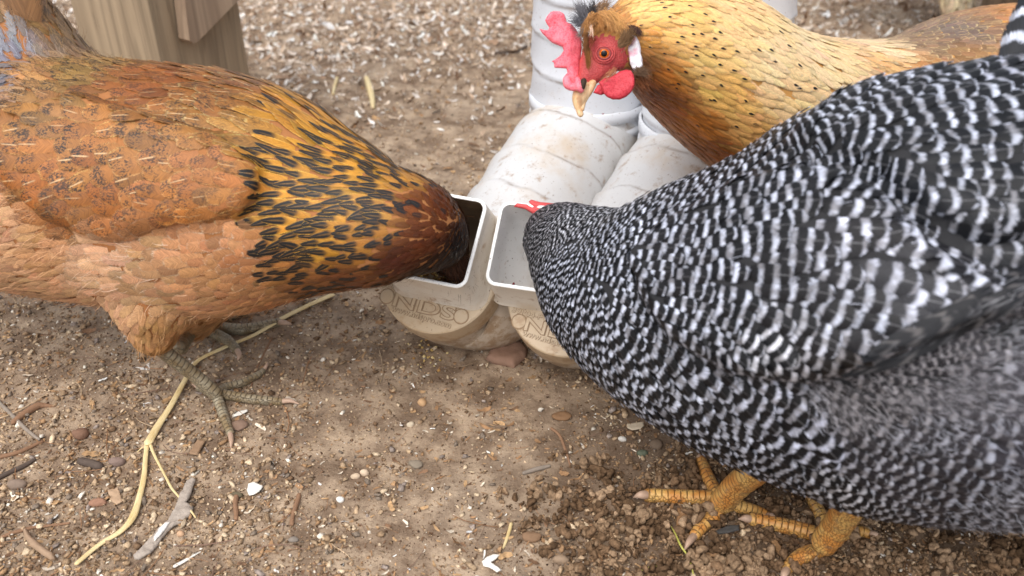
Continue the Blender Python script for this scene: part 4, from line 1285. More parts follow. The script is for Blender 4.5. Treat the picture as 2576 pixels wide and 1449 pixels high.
# ================= barred hen at the right =================
def barred_hen():
    c = P(2150, 760, 0.535)
    root = thing('hen', 'black and white barred hen with yellow feet, head inside the right feeder mouth', 'hen', (c[0], c[1], 0))
    body = loft_px([(1400, 640, 45, .705), (1392, 606, 74, .675), (1415, 606, 98, .652), (1470, 655, 145, .628), (1560, 722, 212, .60), (1690, 756, 298, .575), (1890, 776, 398, .553), (2090, 770, 495, .538), (2320, 762, 542, .53),
                    (2600, 742, 556, .53), (2880, 680, 500, .54), (3080, 600, 330, .55), (3180, 520, 160, .56)], seg=56)
    tail = loft_px([(2500, 440, 250, .54), (2660, 320, 180, .545), (2780, 170, 135, .55), (2880, 0, 80, .55)], seg=32)
    th1 = loft_px([(2130, 1080, 170, .52), (2150, 1180, 110, .535)], seg=26)
    th2 = loft_px([(1960, 1020, 150, .585), (1950, 1100, 90, .60)], seg=26)
    rear = loft_px([(2500, 1000, 250, .52), (2640, 1100, 150, .52)], seg=26)
    V, Fc = remesh([body, tail, th1, th2, rear], 0.0045, 8)
    wing = [(1590, 640), (1720, 555), (1880, 470), (2040, 432), (2170, 470), (2270, 545), (2350, 630), (2460, 690), (2620, 720), (2620, 790), (2450, 800), (2330, 850), (2220, 905), (2060, 955), (1860, 935), (1700, 850), (1620, 740)]
    V = displace_poly(V, Fc, wing, 0.017, 34)
    saddle = [(1960, 360), (2100, 250), (2300, 160), (2500, 90), (2700, 60), (2700, 560), (2480, 620), (2330, 560), (2200, 440), (2080, 400)]
    V = displace_poly(V, Fc, saddle, 0.010, 36)
    obj('body', V, Fc, M_UNDERG, root)
    Wh, Bk = (198, 204, 220), (18, 19, 22)
    W2, B2 = (204, 206, 214), (26, 25, 28)
    G1_, G2_ = (146, 143, 147), (34, 32, 36)
    ctl = [
        (1360, 520, .8, -.2, 30, 13, (150, 140, 146), B2, 0, 0, .2, .1, 2.16, .4),
        (1340, 590, .25, 1, 34, 14, (150, 150, 156), B2, 0, 0, .2, .1, 2.34, .4),
        (1420, 560, 1, .25, 46, 17, W2, B2, 0, 0, .2, .1, 2.70, .4),
        (1330, 680, .12, 1, 46, 17, W2, B2, 0, 0, .2, .1, 2.70, .4),
        (1400, 700, .55, 1, 58, 22, Wh, Bk, 0, 0, .2, .1, 2.70, .3),
        (1500, 620, 1, .35, 62, 23, Wh, Bk, 0, 0, .2, .1, 2.40, .3),
        (1560, 530, 1, -.05, 68, 22, W2, Bk, 0, 0, .2, .1, 2.65, .4),
        (1700, 440, 1, -.28, 88, 30, Wh, Bk, 0, 0, .2, .1, 3.14, .3),
        (1640, 560, 1, .12, 85, 32, Wh, Bk, 0, 0, .2, .1, 2.70, .2),
        (1360, 800, .3, 1, 58, 23, W2, Bk, 0, 0, .2, .1, 2.70, .2),
        (1480, 780, .8, .8, 74, 30, Wh, Bk, 0, 0, .2, .1, 2.24, .1),
        (1580, 720, 1, .45, 88, 38, Wh, Bk, 0, 0, .2, .1, 2.38, .1),
        (1430, 920, .5, .9, 70, 30, Wh, Bk, 0, 0, .2, .1, 2.16, .1),
        (1560, 900, .8, .6, 87, 41, Wh, Bk, 0, 0, .2, .1, 2.22, 0),
        (1560, 1020, .9, .5, 81, 38, Wh, Bk, 0, 0, .2, .1, 2.16, 0),
        (1720, 1060, 1, .4, 96, 50, Wh, Bk, 0, 0, .2, .1, 2.44, 0),
        (1720, 960, 1, .5, 110, 55, Wh, Bk, 0, 0, .2, .1, 2.34, 0),
        (1880, 1130, 1, .45, 111, 58, Wh, Bk, 0, 0, .2, .1, 3.24, 0),
        (1980, 1060, 1, .4, 146, 79, (206, 212, 232), Bk, 0, 0, .25, .25, 3.24, 0),
        (2060, 1210, 1, .25, 113, 62, W2, Bk, 0, 0, .25, .1, 3.78, 0),
        # wing
        (1680, 640, 1, .2, 99, 49, Wh, B2, 0, 0, .2, .15, 2.45, 0),
        (1780, 600, 1, .1, 119, 60, Wh, Bk, 0, 0, .2, .2, 2.83, 0),
        (1950, 520, 1, .1, 144, 75, Wh, Bk, 0, 0, .2, .2, 3.43, 0),
        (1760, 760, 1, .35, 108, 57, Wh, Bk, 0, 0, .2, .2, 2.81, 0),
        (1900, 680, 1, .2, 143, 78, Wh, B2, 0, 0, .2, .25, 3.23, 0),
        (2060, 600, 1, .25, 162, 92, (206, 210, 226), B2, 0, 0, .2, .3, 3.25, 0),
        (1900, 850, 1, .45, 128, 67, W2, Bk, 0, 0, .2, .2, 3.75, 0),
        (2040, 790, 1, .3, 162, 86, Wh, B2, 0, 0, .2, .25, 3.45, 0),
        (2200, 700, 1, .3, 175, 103, (206, 210, 226), (52, 52, 56), 0, 0, .2, .3, 2.87, 0),
        (2180, 850, 1, .05, 175, 92, (186, 190, 204), (42, 42, 46), 0, 0, .2, .25, 3.06, 0),
        (2060, 900, 1, .2, 140, 71, (150, 148, 152), (28, 25, 24), 0, 0, .2, .2, 3.83, 0),
        (2290, 760, 1, .0, 175, 103, (196, 200, 214), (44, 44, 48), 0, 0, .2, .3, 2.68, 0),
        (2300, 640, 1, .35, 162, 98, (206, 210, 224), B2, 0, 0, .2, .3, 2.87, 0),
        # back, saddle
        (1880, 385, 1, -.30, 113, 50, Wh, Bk, .2, 0, .15, .1, 3.75, .15),
        (1980, 420, 1, -.05, 128, 61, Wh, Bk, .2, 0, .15, .1, 4.11, 0),
        (2060, 310, 1, -.45, 126, 65, Wh, Bk, .2, 0, .15, .2, 3.83, 0),
        (2150, 400, 1, .1, 148, 74, Wh, (19, 21, 25), .2, 0, .15, .2, 3.83, 0),
        (2250, 260, 1, -.25, 151, 80, Wh, (19, 21, 25), .2, 0, .15, .25, 3.45, 0),
        (2300, 400, 1, .15, 162, 83, Wh, (19, 21, 25), .2, 0, .15, .25, 3.63, 0),
        (2420, 300, 1, -.1, 175, 92, Wh, (18, 20, 24), .2, 0, .15, .3, 3.25, 0),
        (2450, 480, 1, .35, 175, 92, (184, 188, 200), (18, 20, 24), .2, 0, .15, .3, 3.63, 0),
        (2540, 620, 1, .35, 175, 83, (150, 154, 166), (20, 22, 26), .2, 0, .15, .3, 4.21, 0),
        (2400, 180, 1, -.45, 156, 83, (176, 180, 196), (18, 20, 24), .2, 0, .15, .25, 3.06, 0),
        (2540, 120, .8, -1, 202, 98, (206, 210, 226), (24, 28, 34), .3, 0, .12, .3, 3.06, 0),
        (2560, 340, 1, -.1, 175, 89, Wh, (18, 20, 24), .2, 0, .15, .3, 3.25, 0),
        # grey fluff behind the wing
        (2180, 960, 1, -.15, 75, 32, G1_, G2_, 0, 0, .55, 0, 3.14, .2),
        (2300, 900, 1, -.3, 75, 32, G1_, G2_, 0, 0, .55, 0, 3.83, .2),
        (2400, 850, 1, -.3, 81, 35, G1_, (64, 62, 66), 0, 0, .55, 0, 3.83, .2),
        (2520, 830, 1, -.4, 108, 50, (150, 152, 160), (50, 50, 54), 0, 0, .6, .1, 3.06, .3),
        (2120, 1020, .8, .5, 83, 38, G1_, (60, 58, 60), 0, 0, .8, .1, 2.68, .3),
        (2250, 1000, 1, .3, 86, 38, G1_, (60, 58, 62), 0, 0, .8, .1, 2.68, .3),
        (2400, 970, 1, .1, 99, 47, (134, 132, 138), (70, 68, 72), 0, 0, .8, .1, 2.52, .3),
        (2540, 960, 1, .1, 135, 68, (150, 150, 158), (72, 70, 76), 0, 0, .6, .2, 2.37, .2),
        # thigh
        (2160, 1110, 1, .3, 94, 53, (160, 162, 172), (40, 38, 42), 0, 0, .35, .1, 3.31, 0),
        (2300, 1080, 1, .35, 105, 53, (150, 152, 162), (46, 44, 48), 0, 0, .5, .1, 3.14, 0),
        (2200, 1210, 1, .2, 102, 56, (160, 162, 172), (36, 34, 38), 0, 0, .3, .1, 3.47, 0),
        (2360, 1200, 1, .15, 124, 65, (156, 160, 172), (38, 36, 40), 0, 0, .35, .1, 3.14, 0),
        (2480, 1130, 1, .3, 135, 74, (156, 160, 174), (50, 48, 54), 0, 0, .4, .2, 2.83, 0),
        (2560, 1240, 1, .25, 121, 65, (164, 166, 176), (50, 48, 52), 0, 0, .6, .2, 2.83, 0),
    ]
    bvh, pts, ch, near = plumage(root, V, Fc, ctl, M_BARRED, 31, 84000, lift_k=0.075, jit=0.11)
    def kf(c_, n_):
        C = interp(c_, pts, ch); return np.clip(C[:, 13] - 0.38, 0, 1) + 0.001
    X, N = sample_surface(V, Fc, 5000, kf, 15)
    C = interp(X, pts, ch); D = nrm(C[:, :3] - N * (C[:, :3] * N).sum(1, keepdims=True))
    mixf = RNG.random((5000, 1)) ** 0.8
    barbs(root, 'down', X + N * 0.0015, N, D, 0.0065 + 0 * N[:, 0], 0.00010, np.where(mixf > .5, C[:, 5:8] * 1.15, C[:, 8:11]), M_BARB, 16)
    # folded flight feathers
    def on_body(u_, v_, off):
        d_ = nrm(FWD + (u_ - W / 2) / F * RT - (v_ - H / 2) / F * UP)
        h_ = bvh.ray_cast(Vector(CAM), Vector(d_))
        return np.array(h_[0]) - d_ * off
    for k in range(8):
        q_ = [(2120 + 16 * k, 945 - 13 * k), (2260 + 14 * k, 902 - 14 * k), (2400 + 12 * k, 832 - 14 * k), (2520 + 10 * k, 774 - 13 * k), (2650 + 8 * k, 716 - 12 * k)]
        free_feather(root, 'flight_feather', [on_body(u_, v_, .004 + .0008 * (7 - k)) for u_, v_ in q_], 0.0075, nrm(CAM - on_body(2300, 880, 0)), chrow((74, 74, 78), (26, 27, 31), .3, 0, .1, .6, 6 + k % 3), M_BARRED)
    for k in range(6):
        p0 = P(2530 + 30 * k, 190 - 16 * k, .48); p1 = P(2610 + 36 * k, 10, .485); p2 = P(2700 + 50 * k, -170, .51)
        free_feather(root, 'tail_feather', [p0, p1, p2], 0.022, nrm(CAM - p0), chrow((200, 206, 222), (26, 28, 34), 0, 0, .1, .4, 5.5), M_BARRED)
    # red comb showing inside the mouth
    V2, F2 = blade_px([(1440, 560), (1395, 560), (1350, 545), (1322, 527), (1292, 520), (1300, 511), (1325, 514), (1338, 520), (1330, 507), (1336, 502), (1358, 508), (1400, 512), (1440, 515)], .672, 0.004, 0.003, 4)
    obj('comb', V2, F2, skin_material('rosy_comb_skin', (196, 60, 62), (214, 84, 84)), root)
    foot(root, M_LEG_Y, [(1990, 1120, .545, 34), (1915, 1175, .565, 31), (1860, 1215, .590, 29), (1816, 1262, .612, 27)],
         [([(1795, 1254, 17), (1700, 1249, 16), (1632, 1246, 15)], [(1612, 1245), (1594, 1251)]),
          ([(1800, 1236, 14), (1778, 1194, 14), (1764, 1158, 11)], [(1760, 1150), (1758, 1143)]),
          ([(1806, 1286, 16), (1766, 1324, 15), (1748, 1346, 13)], [(1733, 1364), (1722, 1384)]),
          ([(1862, 1274, 15), (1906, 1287, 13), (1930, 1297, 11)], [(1944, 1300), (1957, 1316)])], 1.15)
    foot(root, M_LEG_Y, [(2250, 1200, .500, 36), (2150, 1262, .530, 33), (2110, 1315, .556, 31), (2075, 1362, .572, 29)],
         [([(2060, 1346, 18), (1985, 1325, 17), (1892, 1306, 14)], [(1875, 1304), (1858, 1306)]),
          ([(2075, 1314, 15), (2054, 1276, 14), (2034, 1238, 12)], [(2030, 1226), (2028, 1216)]),
          ([(2072, 1378, 17), (2014, 1400, 17), (1980, 1432, 14)], [(1972, 1446), (1968, 1462)]),
          ([(2112, 1344, 16), (2165, 1338, 13), (2186, 1344, 11)], [(2200, 1343), (2216, 1348)])], 1.15)
    return root
barred_hen()
# ================= buff hen with the red comb =================
def zp(x, y): return (1328.2 + 0.22227 * x, 0.22227 * y)

def face_material():
    m = NT('red_face_skin')
    p = m.oc()
    n = m.noise(70.0, 4, 0.6, p); v = m.node('ShaderNodeTexVoronoi', 0, None, Vector=p, Scale=1100.0); v2 = m.noise(900.0, 3, 0.7, p)
    col = m.mix(m.ss(n, 0.35, 0.65), tuple(lin((182, 50, 58))), tuple(lin((206, 78, 78))))
    col = m.mix(m.ss(v, 0.2, 0.6, 0.0, 0.35), col, tuple(lin((214, 112, 104))))
    col = m.mix(m.ss(v2, 0.58, 0.7, 0, 0.5), col, tuple(lin((120, 40, 44))))
    return m.fin(Base_Color=col, Roughness=0.5, Specular_IOR_Level=0.45, Normal=m.bump(v, 0.7, 0.0006), Subsurface_Weight=0.15, Subsurface_Radius=(0.004, 0.0015, 0.001), Subsurface_Scale=0.5)

def comb_material(name, c1, c2):
    m = NT(name)
    p = m.oc()
    n = m.noise(60.0, 4, 0.6, p); v = m.voro(900.0, p)
    col = m.mix(m.ss(n, 0.35, 0.65), tuple(lin(c1)), tuple(lin(c2)))
    col = m.mix(m.ss(v, 0.2, 0.6, 0.0, 0.35), col, tuple(lin(np.minimum(np.array(c2) + 30, 255))))
    d_ = m.noise(260.0, 4, 0.7, p)
    col = m.mix(m.ss(d_, 0.55, 0.75, 0, 0.35), col, tuple(lin(np.array(c1) * np.array([0.72, 0.62, 0.66]))))
    return m.fin(Base_Color=col, Roughness=0.55, Specular_IOR_Level=0.4, Normal=m.bump(m.math('ADD', v, d_), 0.6, 0.0004), Subsurface_Weight=0.2, Subsurface_Radius=(0.005, 0.0015, 0.001), Subsurface_Scale=0.6)

def horn_material():
    m = NT('beak_horn')
    p = m.oc()
    x, y, z = m.sep(p)[:3]
    n = m.noise(1.0, 4, 0.6, m.comb(m.math('MULTIPLY', x, 260.0), m.math('MULTIPLY', y, 260.0), m.math('MULTIPLY', z, 45.0)))
    col = m.mix(m.ss(n, 0.3, 0.7), tuple(lin((206, 158, 108))), tuple(lin((236, 206, 164))))
    col = m.mix(m.ss(m.noise(120.0, 3, 0.5, p), 0.52, 0.66, 0, 0.5), col, tuple(lin((136, 92, 62))))
    return m.fin(Base_Color=col, Roughness=0.35, Specular_IOR_Level=0.5, Normal=m.bump(n, 0.3, 0.0003))

def buff_hen():
    c = P(2200, 300, 0.78)
    root = thing('hen', 'buff golden hen with ragged red comb and white earlobe looking down', 'hen', (c[0], c[1], 0))
    sq = (FWD, 0.66)
    hd = loft_px([(1556, 112, 70, .602), (1536, 122, 66, .600), (1512, 142, 57, .600), (1492, 172, 42, .600), (1475, 198, 30, .600), (1466, 212, 22, .600)], 40, 40, squash=sq)
    neck = loft_px([(1548, 96, 66, .604), (1585, 90, 92, .608), (1650, 92, 138, .622), (1760, 142, 184, .655), (1920, 262, 196, .70), (2090, 312, 206, .755), (2270, 320, 222, .80), (2430, 292, 258, .84), (2580, 296, 268, .87), (2760, 330, 220, .90), (2880, 330, 120, .90)], seg=48)
    V, Fc = remesh([hd, neck], 0.0034, 7)
    u, v, t = px_of(V)
    facepoly = [zp(*q) for q in ((610, 400), (760, 400), (980, 400), (1120, 520), (1140, 700), (1050, 790), (900, 900), (820, 960), (700, 1060), (560, 1060), (440, 1000), (380, 900), (400, 700), (560, 480))]
    bulge = [(1528, 118, 26, .0022), (1500, 185, 26, .0012)]
    N = vnormals(V, Fc)
    for bu, bv, br, ba in bulge:
        d = np.hypot(u - bu, v - bv); V = V + N * (ba * np.exp(-(d / br) ** 2) * (t < .604))[:, None]
    o = obj('body', V, Fc, simple('down_skin_buff', lin((205, 150, 84)), 0.9, 0.2), root)
    o.data.materials.append(face_material())
    cen = np.array([V[list(f)].mean(0) for f in Fc]); cu, cvv, ct = px_of(cen)
    red = (in_poly(cu, cvv, facepoly)) & (ct < 0.64)
    o.data.polygons.foreach_set('material_index', red.astype(np.int32))
    keep = lambda X, N: ~(in_poly(px_of(X)[0], px_of(X)[1], facepoly) & (px_of(X)[2] < .64)) & (px_of(X)[0] < 2800) & (px_of(X)[0] > 1450)
    GB, GE = (248, 200, 126), (254, 234, 190)
    C1, C2 = (250, 218, 170), (254, 242, 220)
    ctl = [
        (1500, 50, .6, -.9, 30, 12, (120, 100, 84), (150, 130, 110), 0, 0, .6, 0, 0, .6),
        (1530, 60, 1, -.5, 40, 15, (190, 128, 66), GE, 0, .0, .5, 0, 0, .6),
        (1600, 30, 1, -.05, 60, 20, GB, GE, .15, 0, .5, 0, 0, .7),
        (1620, 90, 1, .15, 50, 18, (204, 142, 70), GE, .2, 0, .5, 0, 0, .7),
        (1600, 150, .8, .8, 36, 15, (150, 100, 64), (180, 128, 84), 0, 0, .5, 0, 0, .5),
        (1625, 215, .8, 1, 44, 18, (118, 66, 36), (150, 88, 50), 0, 0, .4, 0, 0, .5),
        (1660, 180, .8, .8, 60, 20, (184, 112, 46), (206, 142, 72), .15, 0, .5, 0, 0, .6),
        (1660, 250, .8, 1, 60, 22, (150, 86, 42), (180, 112, 60), 0, 0, .5, 0, 0, .5),
        (1730, 290, .8, .9, 70, 24, (176, 106, 44), (206, 140, 74), .1, 0, .5, 0, 0, .5),
        (1770, 360, .8, .8, 70, 24, (156, 90, 42), (186, 120, 64), 0, 0, .5, 0, 0, .5),
        (1680, 60, 1, .2, 70, 22, GB, GE, .35, 0, .5, .1, 0, .7),
        (1740, 140, 1, .45, 76, 24, (248, 202, 128), GE, .2, 0, .5, .1, 0, .7),
        (1800, 230, 1, .7, 80, 26, (244, 190, 110), (238, 198, 134), .15, 0, .5, .1, 0, .6),
        (1870, 330, 1, .6, 80, 26, (236, 178, 108), (222, 170, 108), .05, 0, .5, .1, 0, .5),
        (1830, 60, 1, .35, 84, 24, (246, 206, 150), (228, 188, 130), .1, .1, .25, .1, 0, .7),
        (1900, 150, 1, .35, 90, 26, C1, C2, .12, 0, .5, .1, 0, .7),
        (1960, 250, 1, .4, 90, 28, (248, 210, 156), C2, .1, 0, .5, .1, 0, .6),
        (2020, 110, 1, .1, 90, 26, (250, 222, 178), (244, 222, 184), 0, .0, .45, .2, 0, .7),
        (2100, 200, 1, .2, 95, 28, C1, (246, 226, 190), 0, .0, .45, .2, 0, .6),
        (2180, 110, 1, 0, 90, 26, (246, 216, 174), (240, 220, 184), 0, .25, .25, .3, 0, .6),
        (2240, 180, 1, .1, 80, 26, (216, 168, 112), (240, 222, 190), 0, .25, .2, .4, 0, .5),
        (2310, 110, 1, -.1, 60, 30, (140, 112, 90), (232, 206, 160), 0, .1, .2, .8, 0, .2),
        (2320, 190, 1, 0, 60, 34, (178, 124, 74), (230, 196, 146), 0, .1, .2, .7, 0, .1),
        (2400, 80, 1, -.1, 52, 32, (122, 104, 94), (226, 196, 146), 0, .05, .2, .9, 0, .05),
        (2420, 150, 1, 0, 56, 36, (150, 112, 76), (226, 190, 136), 0, .05, .2, .9, 0, 0),
        (2480, 60, 1, .1, 50, 32, (140, 108, 84), (228, 192, 142), 0, .05, .2, .8, 0, .05),
        (2530, 50, 1, .2, 56, 30, (196, 138, 88), (220, 170, 120), 0, 0, .4, .3, 0, .2),
        (2560, 120, 1, .1, 56, 34, (160, 118, 78), (224, 184, 130), 0, 0, .2, .6, 0, 0),
    ]
    plumage(root, V, Fc, ctl, M_BUFF, 41, 42000, keep=keep, jit=0.10, lift_k=0.03, dens=(0.36, 0.40))
    TC = 0.600
    mc = comb_material('red_comb_skin', (220, 78, 96), (244, 122, 134))
    out = [zp(*q) for q in ((620, 420), (600, 370), (560, 310), (500, 265), (440, 245), (428, 205), (400, 155), (360, 130), (300, 125), (250, 145), (210, 195), (190, 240), (215, 280), (245, 310), (230, 345), (180, 355), (115, 345), (150, 400), (210, 450), (270, 490), (330, 510),
                            (385, 535), (400, 575), (370, 625), (320, 665), (275, 690), (300, 705), (305, 765), (370, 770), (435, 775), (445, 820), (410, 860), (395, 910), (410, 970), (470, 1015), (540, 1020), (590, 960), (600, 860), (620, 700))]
    V2, F2 = blade_px(out, 0.5985, 0.0050, 0.0040, 2.6, (0.25, 0), lambda x, y: 0.0012 * np.sin(x * 330) + 0.0010 * np.sin(y * 260 + 1), 0.001)
    obj('comb', V2, F2, mc, root)
    # folds at the comb's front over the beak
    lump = [loft_px([(zp(440, 900)[0], zp(440, 900)[1], 11, .593), (zp(455, 960)[0], zp(455, 960)[1], 12, .592), (zp(520, 1000)[0], zp(520, 1000)[1], 8, .591)], 12, 18),
            loft_px([(zp(560, 900)[0], zp(560, 900)[1], 8, .590), (zp(575, 985)[0], zp(575, 985)[1], 10, .589), (zp(600, 1020)[0], zp(600, 1020)[1], 6, .590)], 12, 18)]
    V2, F2 = remesh(lump, 0.0008, 2); obj('comb_fold', V2, F2, mc, root)
    mw = comb_material('red_wattle_skin', (176, 34, 48), (200, 54, 66))
    out = [zp(*q) for q in ((800, 930), (850, 890), (900, 870), (960, 850), (1040, 800), (1110, 785), (1165, 805), (1195, 850), (1208, 920), (1200, 990), (1165, 1050), (1110, 1095), (1040, 1122), (960, 1122), (900, 1098), (860, 1060), (835, 1000))]
    V2, F2 = blade_px(out, 0.5835, 0.0045, 0.0045, 3, (-0.1, 0), lambda x, y: -0.0016 * np.cos(x * 200) , 0.0015)
    obj('wattle', V2, F2, mw, root)
    out = [zp(*q) for q in ((735, 1050), (790, 960), (850, 950), (870, 1060), (830, 1078))]
    V2, F2 = blade_px(out, 0.5925, 0.003, 0.003, 3); obj('wattle', V2, F2, mw, root)
    me_ = NT('pale_earlobe_skin')
    nn = me_.noise(70.0, 4, 0.6, me_.oc())
    fr = me_.ss(nn, 0.52, 0.68)
    me = me_.fin(Base_Color=me_.mix(fr, tuple(lin((226, 220, 224))), tuple(lin((212, 140, 158)))), Roughness=0.6, Normal=me_.bump(me_.noise(300.0, 4, 0.6, me_.oc()), 0.6, 0.0008))
    bv = BVHTree.FromPolygons([Vector(p) for p in V], [tuple(map(int, f)) for f in Fc])
    def surf_t(u_, v_):
        h = bv.ray_cast(Vector(CAM), Vector(nrm(FWD + (u_ - W / 2) / F * RT - (v_ - H / 2) / F * UP)))
        return depth(np.array(h[0])) if h[0] is not None else 0.6
    te = surf_t(*zp(1215, 600)) - 0.0060
    out = [zp(*q) for q in ((1180, 395), (1225, 410), (1262, 465), (1282, 540), (1280, 610), (1302, 680), (1298, 740), (1270, 790), (1225, 812), (1180, 780), (1150, 720), (1142, 640), (1126, 570), (1135, 520), (1165, 500), (1175, 450))]
    V2, F2 = blade_px(out, te, 0.0050, 0.0030, 2.2, (0.1, 0), lambda x, y: 0.0008 * np.sin(x * 900 + y * 200), 0.0016)
    obj('earlobe', V2, F2, me, root)
    # beak
    mh = horn_material()
    q = [(628, 1000, 84), (606, 1045, 92), (582, 1110, 84), (572, 1180, 62), (576, 1240, 36), (594, 1292, 7)]
    V2, F2, _ = loft_px([(*zp(a, b), r_ * .22227, .5965) for a, b, r_ in q], 40, 30, squash=(FWD, 0.8))
    obj('upper_beak', V2, F2, mh, root)
    q = [(730, 945, 46), (684, 1020, 54), (644, 1095, 46), (620, 1165, 32), (606, 1230, 12)]
    V2, F2, _ = loft_px([(*zp(a, b), r_ * .22227, .5965) for a, b, r_ in q], 30, 24, squash=(FWD, 0.8))
    obj('lower_beak', V2, F2, mh, root)
    nu, nv_ = zp(622, 950)
    V2, F2, _ = loft_px([(nu + 2, nv_ - 7, 1.6, .5893), (nu, nv_, 2.6, .5888), (nu - 2, nv_ + 7, 1.6, .5893)], 10, 14)
    obj('nostril', V2, F2, simple('nostril_dark', lin((60, 46, 36)), 0.8), root)
    # eye: bulging ball with orange iris, black pupil and a puckered lid
    eu, ev = zp(862, 606); ts = surf_t(eu, ev)
    E = P(eu, ev, ts + 0.0016); r_ = 0.0044
    nz = nrm(CAM - E)
    def dome(r0, r1, offs, name, mat, parent, n=24):
        prof = [(math.cos(a) * r0, math.sin(a) * r0) for a in np.linspace(math.radians(90 - r1), math.radians(2), n)] if False else [(r0 * math.cos(a), r0 * math.sin(a)) for a in np.linspace(math.radians(r1), math.radians(1), n)]
        V_, F_, A_ = sweep([E + nz * (p_[0] + offs) for p_ in prof], [p_[1] for p_ in prof], 32, False, None, None, 2, (1, 0, .1))
        return obj(name, V_, F_, mat, parent)
    gl = dict(Roughness=0.08, Specular_IOR_Level=0.6)
    iris = NT('orange_iris'); ir = iris.fin(Base_Color=iris.mix(iris.ss(iris.noise(900.0, 3, 0.6, iris.oc()), 0.4, 0.6), tuple(lin((196, 84, 18))), tuple(lin((226, 120, 30)))), **gl)
    pup = NT('black_pupil').fin(Base_Color=(0.004, 0.004, 0.004), Roughness=0.1, Specular_IOR_Level=0.25)
    eye = dome(r_, 54, 0, 'eye', ir, root)
    dome(r_ * 1.004, 27, 0.00005, 'pupil', pup, eye)
    lid_m = comb_material('eyelid_skin', (110, 48, 52), (150, 70, 70))
    for rad, tub, col_m, dz in ((0.0035, 0.0006, lid_m, 0.0029), (0.0049, 0.0008, face_material() if False else o.data.materials[1], 0.0020), (0.0062, 0.0008, o.data.materials[1], 0.0010)):
        th = np.linspace(0, 2 * math.pi, 40)
        ex = nrm(np.cross(nz, [0, 0, 1])); ey = np.cross(nz, ex)
        cc = np.array([E + nz * dz + ex * rad * 1.08 * math.cos(a) + ey * rad * 0.95 * math.sin(a) for a in th])
        V_, F_, A_ = sweep(cc, np.full(40, tub), 10, False, None, None, 2, nz)
        obj('eyelid', V_, F_, col_m, eye if rad < .004 else root)
    # tufts: grey crest, tan fringe, brown ear tuft, strip before the eye
    ge = (92, 92, 98); tn = (184, 134, 82); bn = (112, 72, 40)
    T = .583
    rows = []
    def z4(x0, y0, x1, y1, *a): rows.append((*zp(x0, y0), *zp(x1, y1), *a))
    z4(680, 250, 520, 230, T + .012, 14, 260, 1.0, ge, .1); z4(660, 200, 590, 60, T + .012, 14, 260, 1.0, (110, 108, 112), .1); z4(760, 170, 720, 60, T + .010, 14, 220, 1.0, (70, 66, 66), .1)
    z4(650, 320, 590, 400, T + .010, 9, 160, 1.0, (120, 110, 104), .1); z4(820, 120, 900, 30, T + .008, 14, 160, 1.1, (140, 110, 84), 0)
    z4(720, 180, 680, 360, T + .001, 9, 130, 1.1, tn, -.12); z4(780, 180, 640, 330, T, 10, 160, 1.1, (150, 104, 60), -.1); z4(840, 160, 970, 330, T, 12, 200, 1.1, tn, .15)
    z4(900, 170, 1060, 330, T + .001, 14, 240, 1.1, (196, 146, 88), .12); z4(700, 260, 740, 440, T - .002, 4, 18, 1.4, (232, 196, 170), 0); z4(790, 180, 830, 320, T, 10, 90, 1.1, (168, 116, 66), .05)
    z4(650, 380, 660, 620, T + .002, 8, 110, 1.1, bn, -.05); z4(680, 560, 690, 770, T + .002, 6, 100, 1.0, (124, 78, 38), -.05); z4(740, 420, 700, 520, T + .001, 8, 60, .8, (124, 60, 40), 0)
    z4(1060, 480, 1170, 350, T - .002, 10, 300, 1.0, (104, 78, 54), -.15); z4(1060, 500, 1110, 380, T - .003, 11, 320, .9, (124, 94, 66), -.2); z4(1170, 310, 1270, 400, T, 8, 120, 1.0, (70, 46, 40), .2)
    z4(1240, 800, 1330, 830, T, 12, 200, 1.0, (96, 72, 54), 0); z4(980, 800, 860, 900, T + .003, 9, 60, .7, (170, 110, 80), 0)
    z4(1240, 870, 1330, 960, T + .004, 14, 200, 1.0, (104, 60, 34), 0)
    strands(root, 'crest', rows, 77)
    foot(root, M_LEG_G, [(2300, 420, .80, 22), (2310, 470, .81, 20), (2300, 560, .84, 20)], [([(2270, 570, 12), (2200, 575, 10)], [(2185, 576), (2170, 580)]), ([(2330, 580, 12), (2370, 600, 10)], [(2380, 606), (2390, 614)]), ([(2290, 600, 12), (2270, 640, 10)], [(2266, 650), (2262, 662)])])
    return root
buff_hen()

def cream_hen():
    c = P(2430, -200, 1.40)
    root = thing('hen', 'pale cream hen mostly out of frame at the top right, only its fluffy thigh showing', 'hen', (c[0], c[1], 0))
    body = loft_px([(2180, -250, 90, 1.38), (2300, -290, 150, 1.38), (2450, -300, 180, 1.38), (2620, -270, 150, 1.38), (2740, -240, 80, 1.38)], seg=32)
    th = loft_px([(2412, -150, 90, 1.37), (2410, -50, 58, 1.36), (2410, 0, 43, 1.36), (2410, 38, 36, 1.37)], seg=28)
    V, Fc = remesh([body, th], 0.008, 5)
    obj('body', V, Fc, simple('down_skin_cream', lin((190, 160, 120)), 0.9), root)
    cr = [(2300, -290, 1, .1, 60, 34, (232, 214, 184), (244, 234, 214), 0, 0, .4, 0, 0, 0), (2480, -200, 1, .2, 60, 34, (232, 214, 184), (244, 234, 214), 0, 0, .4, 0, 0, 0),
          (2410, 0, 0, 1, 40, 20, (234, 216, 186), (246, 236, 216), 0, 0, .6, 0, 0, .2), (2410, 50, 0, 1, 30, 16, (150, 108, 66), (170, 128, 84), 0, 0, .6, 0, 0, .2)]
    plumage(root, V, Fc, cr, M_FEATHER, 51, 6000)
    foot(root, M_LEG_Y, [(2410, 30, 1.37, 12), (2420, 70, 1.385, 9), (2425, 108, 1.40, 9)], [([(2400, 112, 7), (2370, 118, 6)], [(2362, 119), (2354, 121)]), ([(2430, 120, 7), (2440, 134, 6)], [(2443, 139), (2446, 144)])])
cream_hen()

